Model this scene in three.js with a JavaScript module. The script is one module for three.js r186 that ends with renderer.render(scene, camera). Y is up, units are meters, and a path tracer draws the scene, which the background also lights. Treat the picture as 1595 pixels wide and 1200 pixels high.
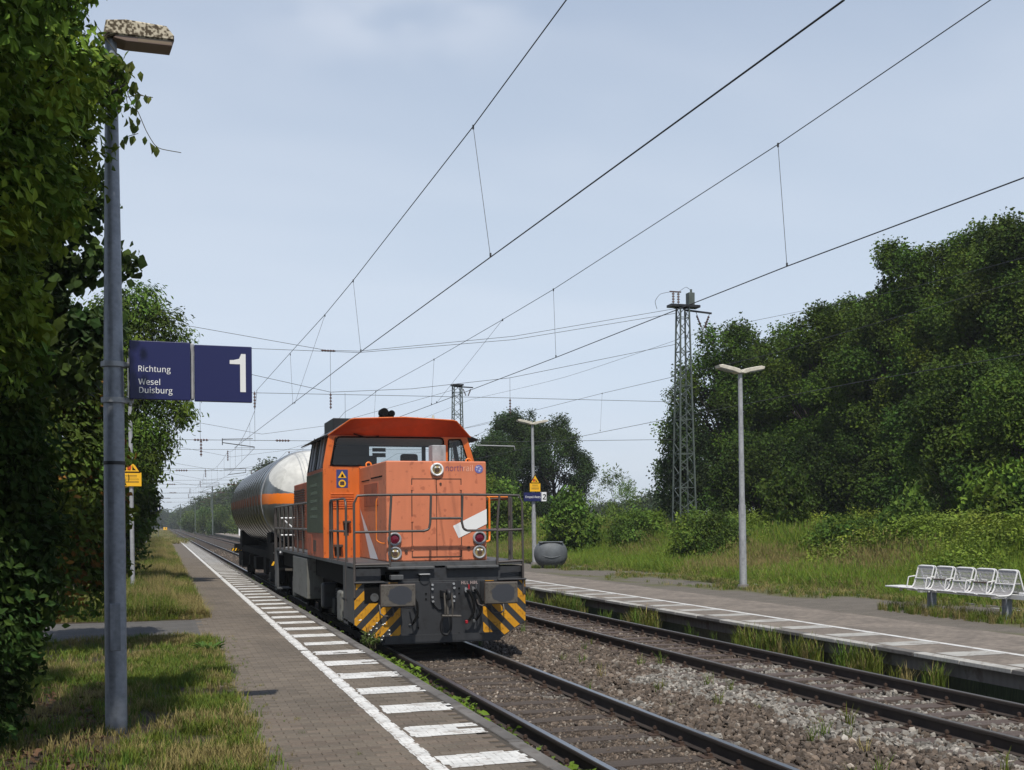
import * as THREE from 'three';
import { mergeGeometries } from 'three/addons/utils/BufferGeometryUtils.js';
import { RoundedBoxGeometry } from 'three/addons/geometries/RoundedBoxGeometry.js';
import { FontLoader } from 'three/addons/loaders/FontLoader.js';

// ------------------------------------------------------------------ camera, sky, sun, exposure
const scene = new THREE.Scene();
const FOC = 1750, PW = 1595, PH = 1200, CX = 797.5, CY = 812.6, ROLL = 0.008, EYE = 2.2;
const YAW = Math.atan(547.5 / FOC), YC = Math.cos(YAW), YS = Math.sin(YAW);
const camera = new THREE.PerspectiveCamera(2 * Math.atan(PH / 2 / FOC) * 180 / Math.PI, PW / PH, 0.1, 6000);
camera.position.set(0, EYE, 0);
camera.lookAt(YS, EYE, -YC);
camera.rotateZ(-ROLL);
camera.setViewOffset(PW, PH, 0, PH / 2 - CY, PW, PH);
camera.updateMatrixWorld(true);

const renderer = new THREE.WebGLRenderer({ antialias: true });
renderer.setSize(1024, 770);
renderer.toneMapping = THREE.LinearToneMapping;
renderer.toneMappingExposure = 0.95;
renderer.shadowMap.enabled = true;

const sunDir = new THREE.Vector3(-0.39, 3.25, 1.92).normalize();
const sun = new THREE.DirectionalLight(new THREE.Color(1, 0.945, 0.85), 5);
sun.position.copy(sunDir).multiplyScalar(120).add(new THREE.Vector3(8, 0, -30));
sun.target.position.set(8, 0, -30);
sun.castShadow = true; sun.shadow.radius = 1.3; sun.shadow.mapSize.set(4096, 4096);
Object.assign(sun.shadow.camera, { left: -70, right: 70, top: 90, bottom: -90, near: 1, far: 320 });
scene.add(sun, sun.target);

function rngOf(seed) { let a = seed >>> 0; return () => { a = (a + 0x6D2B79F5) | 0; let t = Math.imul(a ^ (a >>> 15), 1 | a); t = (t + Math.imul(t ^ (t >>> 7), 61 | t)) ^ t; return ((t ^ (t >>> 14)) >>> 0) / 4294967296; }; }
const hash2 = (x, y, s = 0) => { let h = Math.imul(x | 0, 374761393) ^ Math.imul(y | 0, 668265263) ^ Math.imul(s | 0, 2147483647 ^ 40503); h = Math.imul(h ^ (h >>> 13), 1274126177); return ((h ^ (h >>> 16)) >>> 0) / 4294967296; };
function vnoise(x, y, s = 0, per = 0) {
  const w = (i) => per ? ((i % per) + per) % per : i;
  const xi = Math.floor(x), yi = Math.floor(y), fx = x - xi, fy = y - yi, u = fx * fx * (3 - 2 * fx), v = fy * fy * (3 - 2 * fy);
  const a = hash2(w(xi), w(yi), s), b = hash2(w(xi + 1), w(yi), s), c = hash2(w(xi), w(yi + 1), s), d = hash2(w(xi + 1), w(yi + 1), s);
  return a + (b - a) * u + (c - a) * v + (a - b - c + d) * u * v;
}
function fbm(x, y, s = 0, oct = 4, per = 0) { let r = 0, a = 0.5, n = 0; for (let i = 0; i < oct; i++) { r += a * vnoise(x, y, s + i * 17, per); n += a; a *= 0.5; x *= 2; y *= 2; per *= 2; } return r / n; }
const mixv = (a, b, t) => a + (b - a) * t, clamp = (x, a = 0, b = 1) => Math.min(b, Math.max(a, x)), sstep = (a, b, x) => { const t = clamp((x - a) / (b - a)); return t * t * (3 - 2 * t); };

{ // hazy summer sky with thin high cloud
  const W = 1024, Hh = 512, data = new Float32Array(W * Hh * 4);
  const rc = [YC * ((640 - CX) / FOC) + YS, (CY - 18) / FOC, YS * ((640 - CX) / FOC) - YC], azC = Math.atan2(rc[2], rc[0]) + Math.PI, elC = Math.atan2(rc[1], Math.hypot(rc[0], rc[2])); // the faint cloud over the wires
  for (let j = 0; j < Hh; j++) for (let i = 0; i < W; i++) {
    const el = ((j + 0.5) / Hh - 0.5) * Math.PI, az = (i + 0.5) / W * 2 * Math.PI, e = Math.max(0, Math.sin(el));
    const t = sstep(0.0, 1.0, e * 1.02);
    let r = mixv(0.69, 0.10, t), g = mixv(0.80, 0.18, t), b = mixv(0.94, 0.38, t);
    const k = sstep(0, 0.14, e); r = mixv(0.67, r, k); g = mixv(0.745, g, k); b = mixv(0.83, b, k);
    if (el > 0) {
      const q = 1 / (e + 0.18), cx = Math.cos(az) * q * 2.2, cy = Math.sin(az) * q * 2.2;
      const c = fbm(cx + 3.1, cy + 7.7, 5, 5), f2 = fbm(cx * 0.5 + 11, cy * 1.4 + 2, 9, 4);
      const cl = sstep(0.5, 0.85, c) * 0.25 * sstep(0.2, 0.5, e) + sstep(0.4, 0.8, f2) * 0.12 + 0.34 * Math.exp(-(((az - azC) / 0.12) ** 2) - (((el - elC) / 0.035) ** 2)) * sstep(0.25, 0.7, fbm(az * 14, el * 40, 15, 4));
      r = mixv(r, 1.0, cl); g = mixv(g, 1.03, cl); b = mixv(b, 1.1, cl);
    } else { r *= 0.75; g *= 0.75; b *= 0.72; }
    const o = (j * W + i) * 4; data[o] = r; data[o + 1] = g; data[o + 2] = b; data[o + 3] = 1;
  }
  const t = new THREE.DataTexture(data, W, Hh, THREE.RGBAFormat, THREE.FloatType);
  t.mapping = THREE.EquirectangularReflectionMapping; t.magFilter = THREE.LinearFilter; t.minFilter = THREE.LinearFilter; t.wrapS = THREE.RepeatWrapping; t.needsUpdate = true;
  scene.background = t; scene.environment = t;
}
scene.fog = new THREE.FogExp2(0xd2d8de, 0.00028);

// ------------------------------------------------------------------ pixel -> place (a pixel gives a direction; a plane the thing touches gives its distance)
function rayOf(px, py) { const dx = px - CX, dy = py - CY, rx = (dx - ROLL * dy) / FOC, ry = (dy + ROLL * dx) / FOC; return [YC * rx + YS, -ry, YS * rx - YC]; }
function P(px, py, pl) { const r = rayOf(px, py), k = pl.x !== undefined ? pl.x / r[0] : pl.y !== undefined ? (pl.y - EYE) / r[1] : pl.z !== undefined ? pl.z / r[2] : pl.d; return new THREE.Vector3(r[0] * k, EYE + r[1] * k, r[2] * k); }
const V = (x, y, z) => new THREE.Vector3(x, y, z);

// ------------------------------------------------------------------ helpers
const used = {};
const numbered = (n) => { const k = used[n] = (used[n] ?? -1) + 1; return k ? `${n}_${String(k).padStart(3, '0')}` : n; };
function prep(g) { g = g.index ? g.toNonIndexed() : g; for (const k of Object.keys(g.attributes)) if (k !== 'position' && k !== 'normal') g.deleteAttribute(k); if (!g.attributes.normal) g.computeVertexNormals(); g.morphAttributes = {}; return g; }
function boxUV(g) {
  const p = g.attributes.position, n = g.attributes.normal, uv = new Float32Array(p.count * 2);
  for (let i = 0; i < p.count; i++) {
    const ax = Math.abs(n.getX(i)), ay = Math.abs(n.getY(i)), az = Math.abs(n.getZ(i));
    if (ay >= ax && ay >= az) { uv[i * 2] = p.getX(i); uv[i * 2 + 1] = p.getZ(i); } else if (ax >= az) { uv[i * 2] = p.getZ(i); uv[i * 2 + 1] = p.getY(i); } else { uv[i * 2] = p.getX(i); uv[i * 2 + 1] = p.getY(i); }
  }
  g.setAttribute('uv', new THREE.BufferAttribute(uv, 2)); return g;
}
const join = (gs) => boxUV(mergeGeometries((Array.isArray(gs) ? gs : [gs]).map((g) => prep(g))));
const shade = (o) => { o.castShadow = true; o.receiveShadow = true; return o; };
function part(name, gs, mat, parent) { const m = shade(new THREE.Mesh(join(gs), mat)); m.name = name; parent.add(m); return m; }
function partG(name, geo, mat, parent, x = 0, y = 0, z = 0, ry = 0) { const m = shade(new THREE.Mesh(geo, mat)); m.name = name; m.position.set(x, y, z); m.rotation.y = ry; parent.add(m); return m; }
function thing(name, label, category, pos = [0, 0, 0], turn = 0, group) { const o = new THREE.Group(); o.name = numbered(name); o.position.set(...pos); o.rotation.y = turn; o.userData = { label, category }; if (group) o.userData.group = group; scene.add(o); return o; }
function struct(name, gs, mat) { const m = gs ? shade(new THREE.Mesh(join(gs), mat)) : new THREE.Group(); m.name = numbered(name); m.userData.kind = 'structure'; scene.add(m); return m; }
function copyOf(o, pos, turn, label, group) { const c = o.clone(); c.name = numbered(o.name.replace(/_\d{3}$/, '')); c.userData = { ...o.userData }; c.position.set(...pos); c.rotation.y = turn; if (label) c.userData.label = label; if (group) c.userData.group = group; scene.add(c); return c; }
const B = (x0, x1, y0, y1, z0, z1) => new THREE.BoxGeometry(Math.abs(x1 - x0), Math.abs(y1 - y0), Math.abs(z1 - z0)).translate((x0 + x1) / 2, (y0 + y1) / 2, (z0 + z1) / 2);
const RB = (x0, x1, y0, y1, z0, z1, r = 0.015) => { const w = Math.abs(x1 - x0), h = Math.abs(y1 - y0), d = Math.abs(z1 - z0); return new RoundedBoxGeometry(w, h, d, 2, Math.min(r, w / 2.1, h / 2.1, d / 2.1)).translate((x0 + x1) / 2, (y0 + y1) / 2, (z0 + z1) / 2); };
const UPV = V(0, 1, 0);
function rod(a, b, r0, r1 = r0, seg = 7, open = false) { const d = b.clone().sub(a), l = d.length(); const g = new THREE.CylinderGeometry(r1, r0, l, seg, 1, open); g.applyQuaternion(new THREE.Quaternion().setFromUnitVectors(UPV, d.normalize())); return g.translate((a.x + b.x) / 2, (a.y + b.y) / 2, (a.z + b.z) / 2); }
function bar(a, b, w, h) { const d = b.clone().sub(a), l = d.length(); const g = new THREE.BoxGeometry(w, l, h); g.applyQuaternion(new THREE.Quaternion().setFromUnitVectors(UPV, d.normalize())); return g.translate((a.x + b.x) / 2, (a.y + b.y) / 2, (a.z + b.z) / 2); }
function tube(pts, r, seg = 24, rs = 6, tension = 0.3) { return new THREE.TubeGeometry(new THREE.CatmullRomCurve3(pts, false, 'catmullrom', tension), seg, r, rs, false); }
function poly(pts, depth, bevel = 0) { const s = new THREE.Shape(pts.map((p) => new THREE.Vector2(p[0], p[1]))); return new THREE.ExtrudeGeometry(s, { depth, bevelEnabled: bevel > 0, bevelSize: bevel, bevelThickness: bevel, bevelSegments: 1, curveSegments: 10 }); }
function flat(pts, z) { return new THREE.ShapeGeometry(new THREE.Shape(pts.map((p) => new THREE.Vector2(p[0], p[1])))).translate(0, 0, z); }
function disc(x, y, z, r, depth, seg = 24) { return new THREE.CylinderGeometry(r, r, depth, seg).rotateX(Math.PI / 2).translate(x, y, z); }
function clipHalf(pts, a, b, c) { const out = []; for (let i = 0; i < pts.length; i++) { const p = pts[i], q = pts[(i + 1) % pts.length], dp = a * p[0] + b * p[1] - c, dq = a * q[0] + b * q[1] - c; if (dp >= 0) out.push(p); if ((dp >= 0) !== (dq >= 0)) { const t = dp / (dp - dq); out.push([p[0] + (q[0] - p[0]) * t, p[1] + (q[1] - p[1]) * t]); } } return out; }

// textures: colour, grain and wear only
function tex(n, fn, color = true) {
  const d = new Uint8Array(n * n * 4);
  for (let j = 0; j < n; j++) for (let i = 0; i < n; i++) { const c = fn(i / n, j / n), o = (j * n + i) * 4; d[o] = clamp(c[0]) * 255; d[o + 1] = clamp(c[1]) * 255; d[o + 2] = clamp(c[2]) * 255; d[o + 3] = 255; }
  const t = new THREE.DataTexture(d, n, n); t.wrapS = t.wrapT = THREE.RepeatWrapping; t.magFilter = THREE.LinearFilter; t.minFilter = THREE.LinearMipmapLinearFilter; t.generateMipmaps = true;
  if (color) t.colorSpace = THREE.SRGBColorSpace; t.needsUpdate = true; return t;
}
const rep = (t, r, r2 = r) => { const c = t.clone(); c.repeat.set(r, r2); c.needsUpdate = true; return c; };
const mottle = tex(256, (u, v) => { const a = fbm(u * 6, v * 6, 1, 4, 6), b = fbm(u * 40, v * 40, 2, 2, 40); const k = 0.80 + 0.22 * a + 0.10 * (b - 0.5); return [k, k, k]; });
const streaks = tex(256, (u, v) => { const a = fbm(u * 5, v * 5, 21, 4, 5), s = fbm(u * 60, v * 4, 22, 3, 4), d = sstep(0.62, 0.8, fbm(u * 14, v * 14, 23, 3, 14)); const k = 0.82 + 0.18 * a + 0.12 * (s - 0.5) - 0.16 * d; return [k, k * (1 - 0.03 * d), k * (1 - 0.05 * d)]; });
const fine = tex(256, (u, v) => { const a = fbm(u * 7, v * 7, 24, 4, 7), s = fbm(u * 48, v * 5, 25, 2, 5), d = sstep(0.68, 0.8, fbm(u * 26, v * 26, 26, 3, 26)); const k = 0.9 + 0.1 * a + 0.05 * (s - 0.5) - 0.13 * d; return [k, k * (1 - 0.03 * d), k * (1 - 0.03 * d)]; });
const grain = tex(256, (u, v) => { const b = hash2(u * 256, v * 256, 3), a = fbm(u * 64, v * 64, 4, 2, 64), k = 0.35 * b + 0.65 * a; return [k, k, k]; }, false);
const grainC = tex(256, (u, v) => { const b = hash2(u * 256, v * 256, 3), a = fbm(u * 64, v * 64, 4, 2, 64), l = fbm(u * 5, v * 5, 6, 3, 5); const k = 0.62 + 0.2 * b + 0.18 * a + 0.18 * (l - 0.5); return [k, k, k]; });
const galv = tex(256, (u, v) => { const a = fbm(u * 22, v * 22, 31, 3, 22), b = fbm(u * 5, v * 3, 32, 3, 3); const k = 0.78 + 0.2 * a + 0.16 * (b - 0.5); return [k, k, k * 1.02]; });

const mats = {};
function std(key, rgb, rough = 0.7, o = {}) { const m = new THREE.MeshStandardMaterial({ roughness: rough, ...o }); m.color.setRGB(...rgb); m.name = key; return (mats[key] = m); }
const M = {
  steelDark: std('steelDark', [0.02, 0.021, 0.024], 0.55, { metalness: 0.2, map: rep(mottle, 0.6) }),
  black: std('black', [0.007, 0.007, 0.0075], 0.7, { map: rep(mottle, 0.8) }),
  rail: std('rail', [0.045, 0.033, 0.027], 0.85, { map: rep(mottle, 1.5) }),
  railHead: std('railHead', [0.30, 0.31, 0.33], 0.34, { metalness: 0.9 }),
  railHeadDull: std('railHeadDull', [0.15, 0.14, 0.13], 0.5, { metalness: 0.6 }),
  sleeper: std('sleeper', [0.098, 0.076, 0.062], 0.95, { map: rep(grainC, 1.1, 3), bumpMap: rep(grain, 0.6, 3), bumpScale: 0.006 }),
  sleeper2: std('sleeper2', [0.13, 0.098, 0.084], 0.95, { map: rep(grainC, 1.1, 3), bumpMap: rep(grain, 0.6, 3), bumpScale: 0.006 }),
  rust: std('rust', [0.07, 0.042, 0.03], 0.9, { map: rep(mottle, 3) }),
  concrete: std('concrete', [0.16, 0.15, 0.14], 0.9, { map: rep(streaks, 0.5), bumpMap: rep(grain, 2), bumpScale: 0.003 }),
  joint: std('joint', [0.085, 0.07, 0.055], 1, { map: rep(grainC, 3) }),
  paint: std('paint', [0.70, 0.70, 0.68], 0.75, { map: rep(streaks, 1.3), bumpMap: rep(grain, 2.2), bumpScale: 0.002 }),
  paintWorn: std('paintWorn', [0.42, 0.41, 0.38], 0.8, { map: rep(streaks, 0.9) }),
  asphalt: std('asphalt', [0.13, 0.122, 0.112], 0.95, { map: rep(grainC, 1.2), bumpMap: rep(grain, 2.4), bumpScale: 0.004 }),
  galv: std('galv', [0.3, 0.325, 0.36], 0.5, { metalness: 0.35, map: rep(galv, 1.3) }),
  galvLight: std('galvLight', [0.42, 0.43, 0.43], 0.6, { metalness: 0.2, map: rep(galv, 0.8) }),
  lattice: std('lattice', [0.085, 0.108, 0.098], 0.7, { map: rep(mottle, 0.5) }),
  blue: std('blue', [0.009, 0.012, 0.08], 0.35),
  blueEdge: std('blueEdge', [0.02, 0.018, 0.09], 0.5),
  white: std('white', [0.72, 0.73, 0.74], 0.5),
  cream: std('cream', [0.62, 0.58, 0.49], 0.6, { map: rep(mottle, 2) }),
  lichen: std('lichen', [0.52, 0.5, 0.46], 1, { map: tex(128, (u, v) => { const k = sstep(0.4, 0.62, fbm(u * 60, v * 60, 77, 3, 60)); return [mixv(0.4, 1, k), mixv(0.36, 0.97, k), mixv(0.3, 0.9, k)]; }) }),
  lampBrown: std('lampBrown', [0.16, 0.11, 0.085], 0.45),
  yellow: std('yellow', [0.80, 0.43, 0.01], 0.5),
  hazard: std('hazard', [0.62, 0.29, 0.006], 0.55, { map: rep(streaks, 1.4) }),
  insul: std('insul', [0.07, 0.03, 0.022], 0.35),
  wire: std('wire', [0.05, 0.052, 0.055], 0.6, { metalness: 0.3 }),
  grit: std('grit', [0.11, 0.122, 0.135], 0.65, { map: rep(mottle, 0.8) }),
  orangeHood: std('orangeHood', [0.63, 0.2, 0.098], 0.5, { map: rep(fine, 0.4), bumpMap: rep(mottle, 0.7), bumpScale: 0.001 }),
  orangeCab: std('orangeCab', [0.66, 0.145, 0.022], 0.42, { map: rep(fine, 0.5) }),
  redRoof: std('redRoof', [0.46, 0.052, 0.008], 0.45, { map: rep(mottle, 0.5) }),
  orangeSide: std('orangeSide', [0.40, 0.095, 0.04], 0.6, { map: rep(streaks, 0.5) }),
  green: std('green', [0.04, 0.06, 0.028], 0.5, { map: rep(mottle, 0.8) }),
  greyLoco: std('greyLoco', [0.031, 0.033, 0.038], 0.55, { map: rep(streaks, 0.7) }),
  greyDeck: std('greyDeck', [0.085, 0.09, 0.095], 0.6, { map: rep(streaks, 0.8) }),
  greyBox: std('greyBox', [0.14, 0.142, 0.13], 0.6, { map: rep(streaks, 0.7) }),
  railing: std('railing', [0.075, 0.065, 0.06], 0.45, { metalness: 0.2 }),
  chrome: std('chrome', [0.65, 0.65, 0.66], 0.25, { metalness: 0.8 }),
  lensRed: std('lensRed', [0.12, 0.006, 0.02], 0.12),
  lensAmber: std('lensAmber', [0.55, 0.42, 0.2], 0.15, { metalness: 0.5 }),
  purple: std('purple', [0.16, 0.055, 0.12], 0.5), palepink: std('palepink', [0.68, 0.36, 0.27], 0.5), globe: std('globe', [0.13, 0.13, 0.36], 0.4),
  stickerBlue: std('stickerBlue', [0.03, 0.045, 0.17], 0.5),
  stripeGrey: std('stripeGrey', [0.42, 0.33, 0.31], 0.6, { map: rep(streaks, 0.8) }),
  tank: std('tank', [0.27, 0.272, 0.275], 0.28, { metalness: 1, map: rep(mottle, 0.4) }),
  tankEnd: std('tankEnd', [0.30, 0.31, 0.31], 0.38, { metalness: 0.85, map: rep(mottle, 0.4) }),
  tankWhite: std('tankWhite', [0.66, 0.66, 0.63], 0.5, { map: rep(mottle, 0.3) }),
  tankHoop: std('tankHoop', [0.05, 0.05, 0.052], 0.5, { metalness: 0.5 }),
  tankOrange: std('tankOrange', [0.75, 0.17, 0.005], 0.4),
  tankRed: std('tankRed', [0.2, 0.05, 0.018], 0.35, { metalness: 0.4 }),
  bufferFace: std('bufferFace', [0.1, 0.09, 0.078], 0.6, { map: rep(streaks, 2) }),
  grease: std('grease', [0.04, 0.043, 0.052], 0.35),
  meshGrey: std('meshGrey', [0.5, 0.49, 0.5], 0.5, { metalness: 0.3 }),
  benchWhite: std('benchWhite', [0.62, 0.62, 0.62], 0.5),
  bark: std('bark', [0.045, 0.036, 0.028], 0.95, { map: rep(streaks, 1.2), bumpMap: rep(grain, 1.5), bumpScale: 0.02 }),
  orangeBar: std('orangeBar', [0.75, 0.2, 0.02], 0.4), chestnut: std('chestnut', [0.06, 0.03, 0.02], 0.7),
};
M.black = new THREE.MeshPhysicalMaterial({ roughness: 0.95, specularIntensity: 0.25, map: rep(mottle, 0.8) }); M.black.color.setRGB(0.009, 0.009, 0.0095); M.black.name = 'black';
M.glass = new THREE.MeshPhysicalMaterial({ color: 0xe4e8e8, transmission: 1, thickness: 0, roughness: 0.02, ior: 1.5 }); M.glass.name = 'cab_glass';
const font = await new FontLoader().loadAsync('fonts/droid/droid_sans_regular.typeface.json');
const fontB = await new FontLoader().loadAsync('fonts/droid/droid_sans_bold.typeface.json');
function textGeo(str, size, x, y, z, f = font, sx = 1) { const g = new THREE.ShapeGeometry(f.generateShapes(str, size), 4); g.scale(sx, 1, 1); return g.translate(x, y, z); }

// ------------------------------------------------------------------ ground, track bed, rails
const T1 = 4.55, T2 = 8.89, E1 = 2.9, E2 = 10.54, Y1 = 0.35, Y2 = 0.225;
function groundY(x, z) {
  if (x < 2.72) return mixv(0.30, -0.22, sstep(-136, -150, z)) - 0.002 * clamp(-x - 20, 0, 100);
  if (x < 10.66) return -0.42;
  if (x < 17.8) return mixv(0.08, -0.22, sstep(-255, -270, z));
  return -0.22 + 0.75 * sstep(19.5, 27, x) + 0.5 * sstep(30, 70, x) + 0.25 * (fbm(x * 0.12, z * 0.12, 40, 3) - 0.5);
}
{
  const xs = [-900, -300, -120, -60, -30, -15, -8, -3, 0, 2.7, 2.74, 10.64, 10.68, 17.78, 17.82], zs = [60, 30];
  for (let x = 18.5; x < 40; x += 1.2) xs.push(x); xs.push(46, 60, 90, 150, 300, 600, 1200);
  for (let z = 10; z > -140; z -= 2.5) zs.push(z); for (let z = -140; z > -400; z -= 6) zs.push(z); zs.push(-450, -600, -900, -1500, -3000);
  const pos = [], col = [], idx = [];
  for (const z of zs) for (const x of xs) {
    pos.push(x, groundY(x, z), z);
    const a = fbm(x * 0.25 + 9, z * 0.25, 50, 4), dry = sstep(0.42, 0.62, a);
    col.push(mixv(0.055, 0.19, dry), mixv(0.075, 0.155, dry), mixv(0.02, 0.07, dry));
  }
  for (let j = 0; j + 1 < zs.length; j++) for (let i = 0; i + 1 < xs.length; i++) { const a = j * xs.length + i, b = a + 1, c = a + xs.length, d = c + 1; idx.push(a, b, c, b, d, c); }
  const g = new THREE.BufferGeometry(); g.setAttribute('position', new THREE.Float32BufferAttribute(pos, 3)); g.setAttribute('color', new THREE.Float32BufferAttribute(col, 3)); g.setIndex(idx); g.computeVertexNormals();
  const uv = []; for (let i = 0; i < pos.length; i += 3) uv.push(pos[i], pos[i + 2]); g.setAttribute('uv', new THREE.Float32BufferAttribute(uv, 2));
  const m = shade(new THREE.Mesh(g, std('ground', [1, 1, 1], 1, { vertexColors: true, map: rep(grainC, 0.6), bumpMap: rep(grain, 0.8), bumpScale: 0.03 }))); m.name = 'ground'; m.userData.kind = 'structure'; scene.add(m);
}
function grid(x0, x1, z0, z1, nx, nz, yf, cf) {
  const pos = [], col = [], uv = [], idx = [];
  for (let j = 0; j <= nz; j++) for (let i = 0; i <= nx; i++) { const x = mixv(x0, x1, i / nx), t = j / nz, z = mixv(z0, z1, t * t * 0.7 + t * 0.3); pos.push(x, yf(x, z), z); col.push(...cf(x, z)); uv.push(x, z); }
  for (let j = 0; j < nz; j++) for (let i = 0; i < nx; i++) { const a = j * (nx + 1) + i, b = a + 1, c = a + nx + 1; idx.push(a, b, c, b, c + 1, c); }
  const g = new THREE.BufferGeometry(); g.setAttribute('position', new THREE.Float32BufferAttribute(pos, 3)); g.setAttribute('color', new THREE.Float32BufferAttribute(col, 3)); g.setAttribute('uv', new THREE.Float32BufferAttribute(uv, 2)); g.setIndex(idx); g.computeVertexNormals(); return g;
}
const ballastTex = tex(512, (u, v) => { // coarse and fine dirt and chippings
  const a = fbm(u * 48, v * 48, 61, 3, 48), b = fbm(u * 120, v * 120, 62, 2, 120), k = sstep(0.58, 0.74, b), l = 0.42 + 0.45 * a + 0.32 * k; return [l, l * 0.97, l * 0.94]; });
const bedFresh = (x, z) => sstep(0.40, 0.56, fbm(x * 0.7 + 3, z * 0.45, 71, 3) + 0.36 * sstep(6.1, 7.3, x) * sstep(-20, -13, z) - 0.215 - 0.28 * (1 - sstep(-23, -15, z)));
{
  const bedMat = std('bed', [1, 1, 1], 1, { vertexColors: true, map: rep(ballastTex, 0.55), bumpMap: rep(ballastTex, 0.55), bumpScale: 0.03 });
  const g = grid(2.96, 10.5, 10, -700, 46, 420, (x, z) => -0.215 + 0.05 * (fbm(x * 2.2, z * 2.2, 72, 3) - 0.5) + 0.03 * Math.exp(-((x - 6.7) ** 2) / 1.2) - 0.05 * sstep(9.8, 10.4, x) - 0.02 + 0.048 * (1 - sstep(5.3, 5.9, x)), (x, z) => {
    const f = bedFresh(x, z), n = fbm(x * 1.3, z * 1.3, 73, 3); return [mixv(mixv(0.075, 0.12, n), 0.11, f), mixv(mixv(0.058, 0.094, n), 0.1, f), mixv(mixv(0.045, 0.073, n), 0.088, f)]; });
  const m = shade(new THREE.Mesh(g, bedMat)); m.name = 'track_bed'; m.userData.kind = 'structure'; scene.add(m);
}
const railShape = [[-0.07, -0.165], [0.07, -0.165], [0.07, -0.155], [0.012, -0.14], [0.009, -0.045], [0.036, -0.036], [0.036, -0.008], [0.03, 0], [-0.03, 0], [-0.036, -0.008], [-0.036, -0.036], [-0.009, -0.045], [-0.012, -0.14], [-0.07, -0.155]];
const sleeperGeos = [0, 1, 2].map((k) => { const g = new THREE.BoxGeometry(2.6, 0.16, 0.25, 6, 1, 1), p = g.attributes.position; for (let i = 0; i < p.count; i++) { p.setY(i, p.getY(i) + 0.014 * (hash2(i % 7, k, 5) - 0.5)); p.setZ(i, p.getZ(i) + 0.02 * (hash2(Math.round(p.getX(i) * 9), k, 6) - 0.5)); } g.computeVertexNormals(); return boxUV(prep(g)); });
const fastGeo = join([B(-0.19, 0.19, -0.168, -0.157, -0.08, 0.08), ...[-1, 1].flatMap((s) => [B(s * 0.075, s * 0.125, -0.158, -0.128, -0.045, 0.045), new THREE.CylinderGeometry(0.017, 0.017, 0.06, 6).translate(s * 0.1, -0.105, 0), new THREE.CylinderGeometry(0.026, 0.026, 0.022, 6).translate(s * 0.1, -0.098, 0)])]);
function track(xc, head, sleeperMat, r) {
  const t = struct('railway_track');
  for (const s of [-1, 1]) {
    const x = xc + s * 0.7535, rl = part('rail', poly(railShape.map((p) => [p[0] + x, p[1]]), 710).translate(0, 0, -700), M.rail, t);
    part('running_surface', B(x - 0.031, x + 0.031, 0.0005, 0.003, -700, 10), head, rl);
  }
  const rest = [];
  for (let k = 0; k < 300; k++) {
    const z = -3.2 - k * 0.63 - (r() - 0.5) * 0.04;
    if (k < 110) partG('sleeper', sleeperGeos[k % 3], sleeperMat, t, xc + (r() - 0.5) * 0.05, -0.246 - r() * 0.008, z, (r() - 0.5) * 0.012);
    else rest.push(B(xc - 1.3, xc + 1.3, -0.32, -0.168, z - 0.12, z + 0.12));
    if (k < 70) for (const s of [-1, 1]) partG('rail_fastening', fastGeo, M.rust, t, xc + s * 0.7535, 0, z);
  }
  const o = part('far_sleepers', rest, sleeperMat, t); o.userData.kind = 'stuff';
  return t;
}
track(T1, M.railHead, M.sleeper, rngOf(11));
track(T2, M.railHeadDull, M.sleeper2, rngOf(12));

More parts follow.
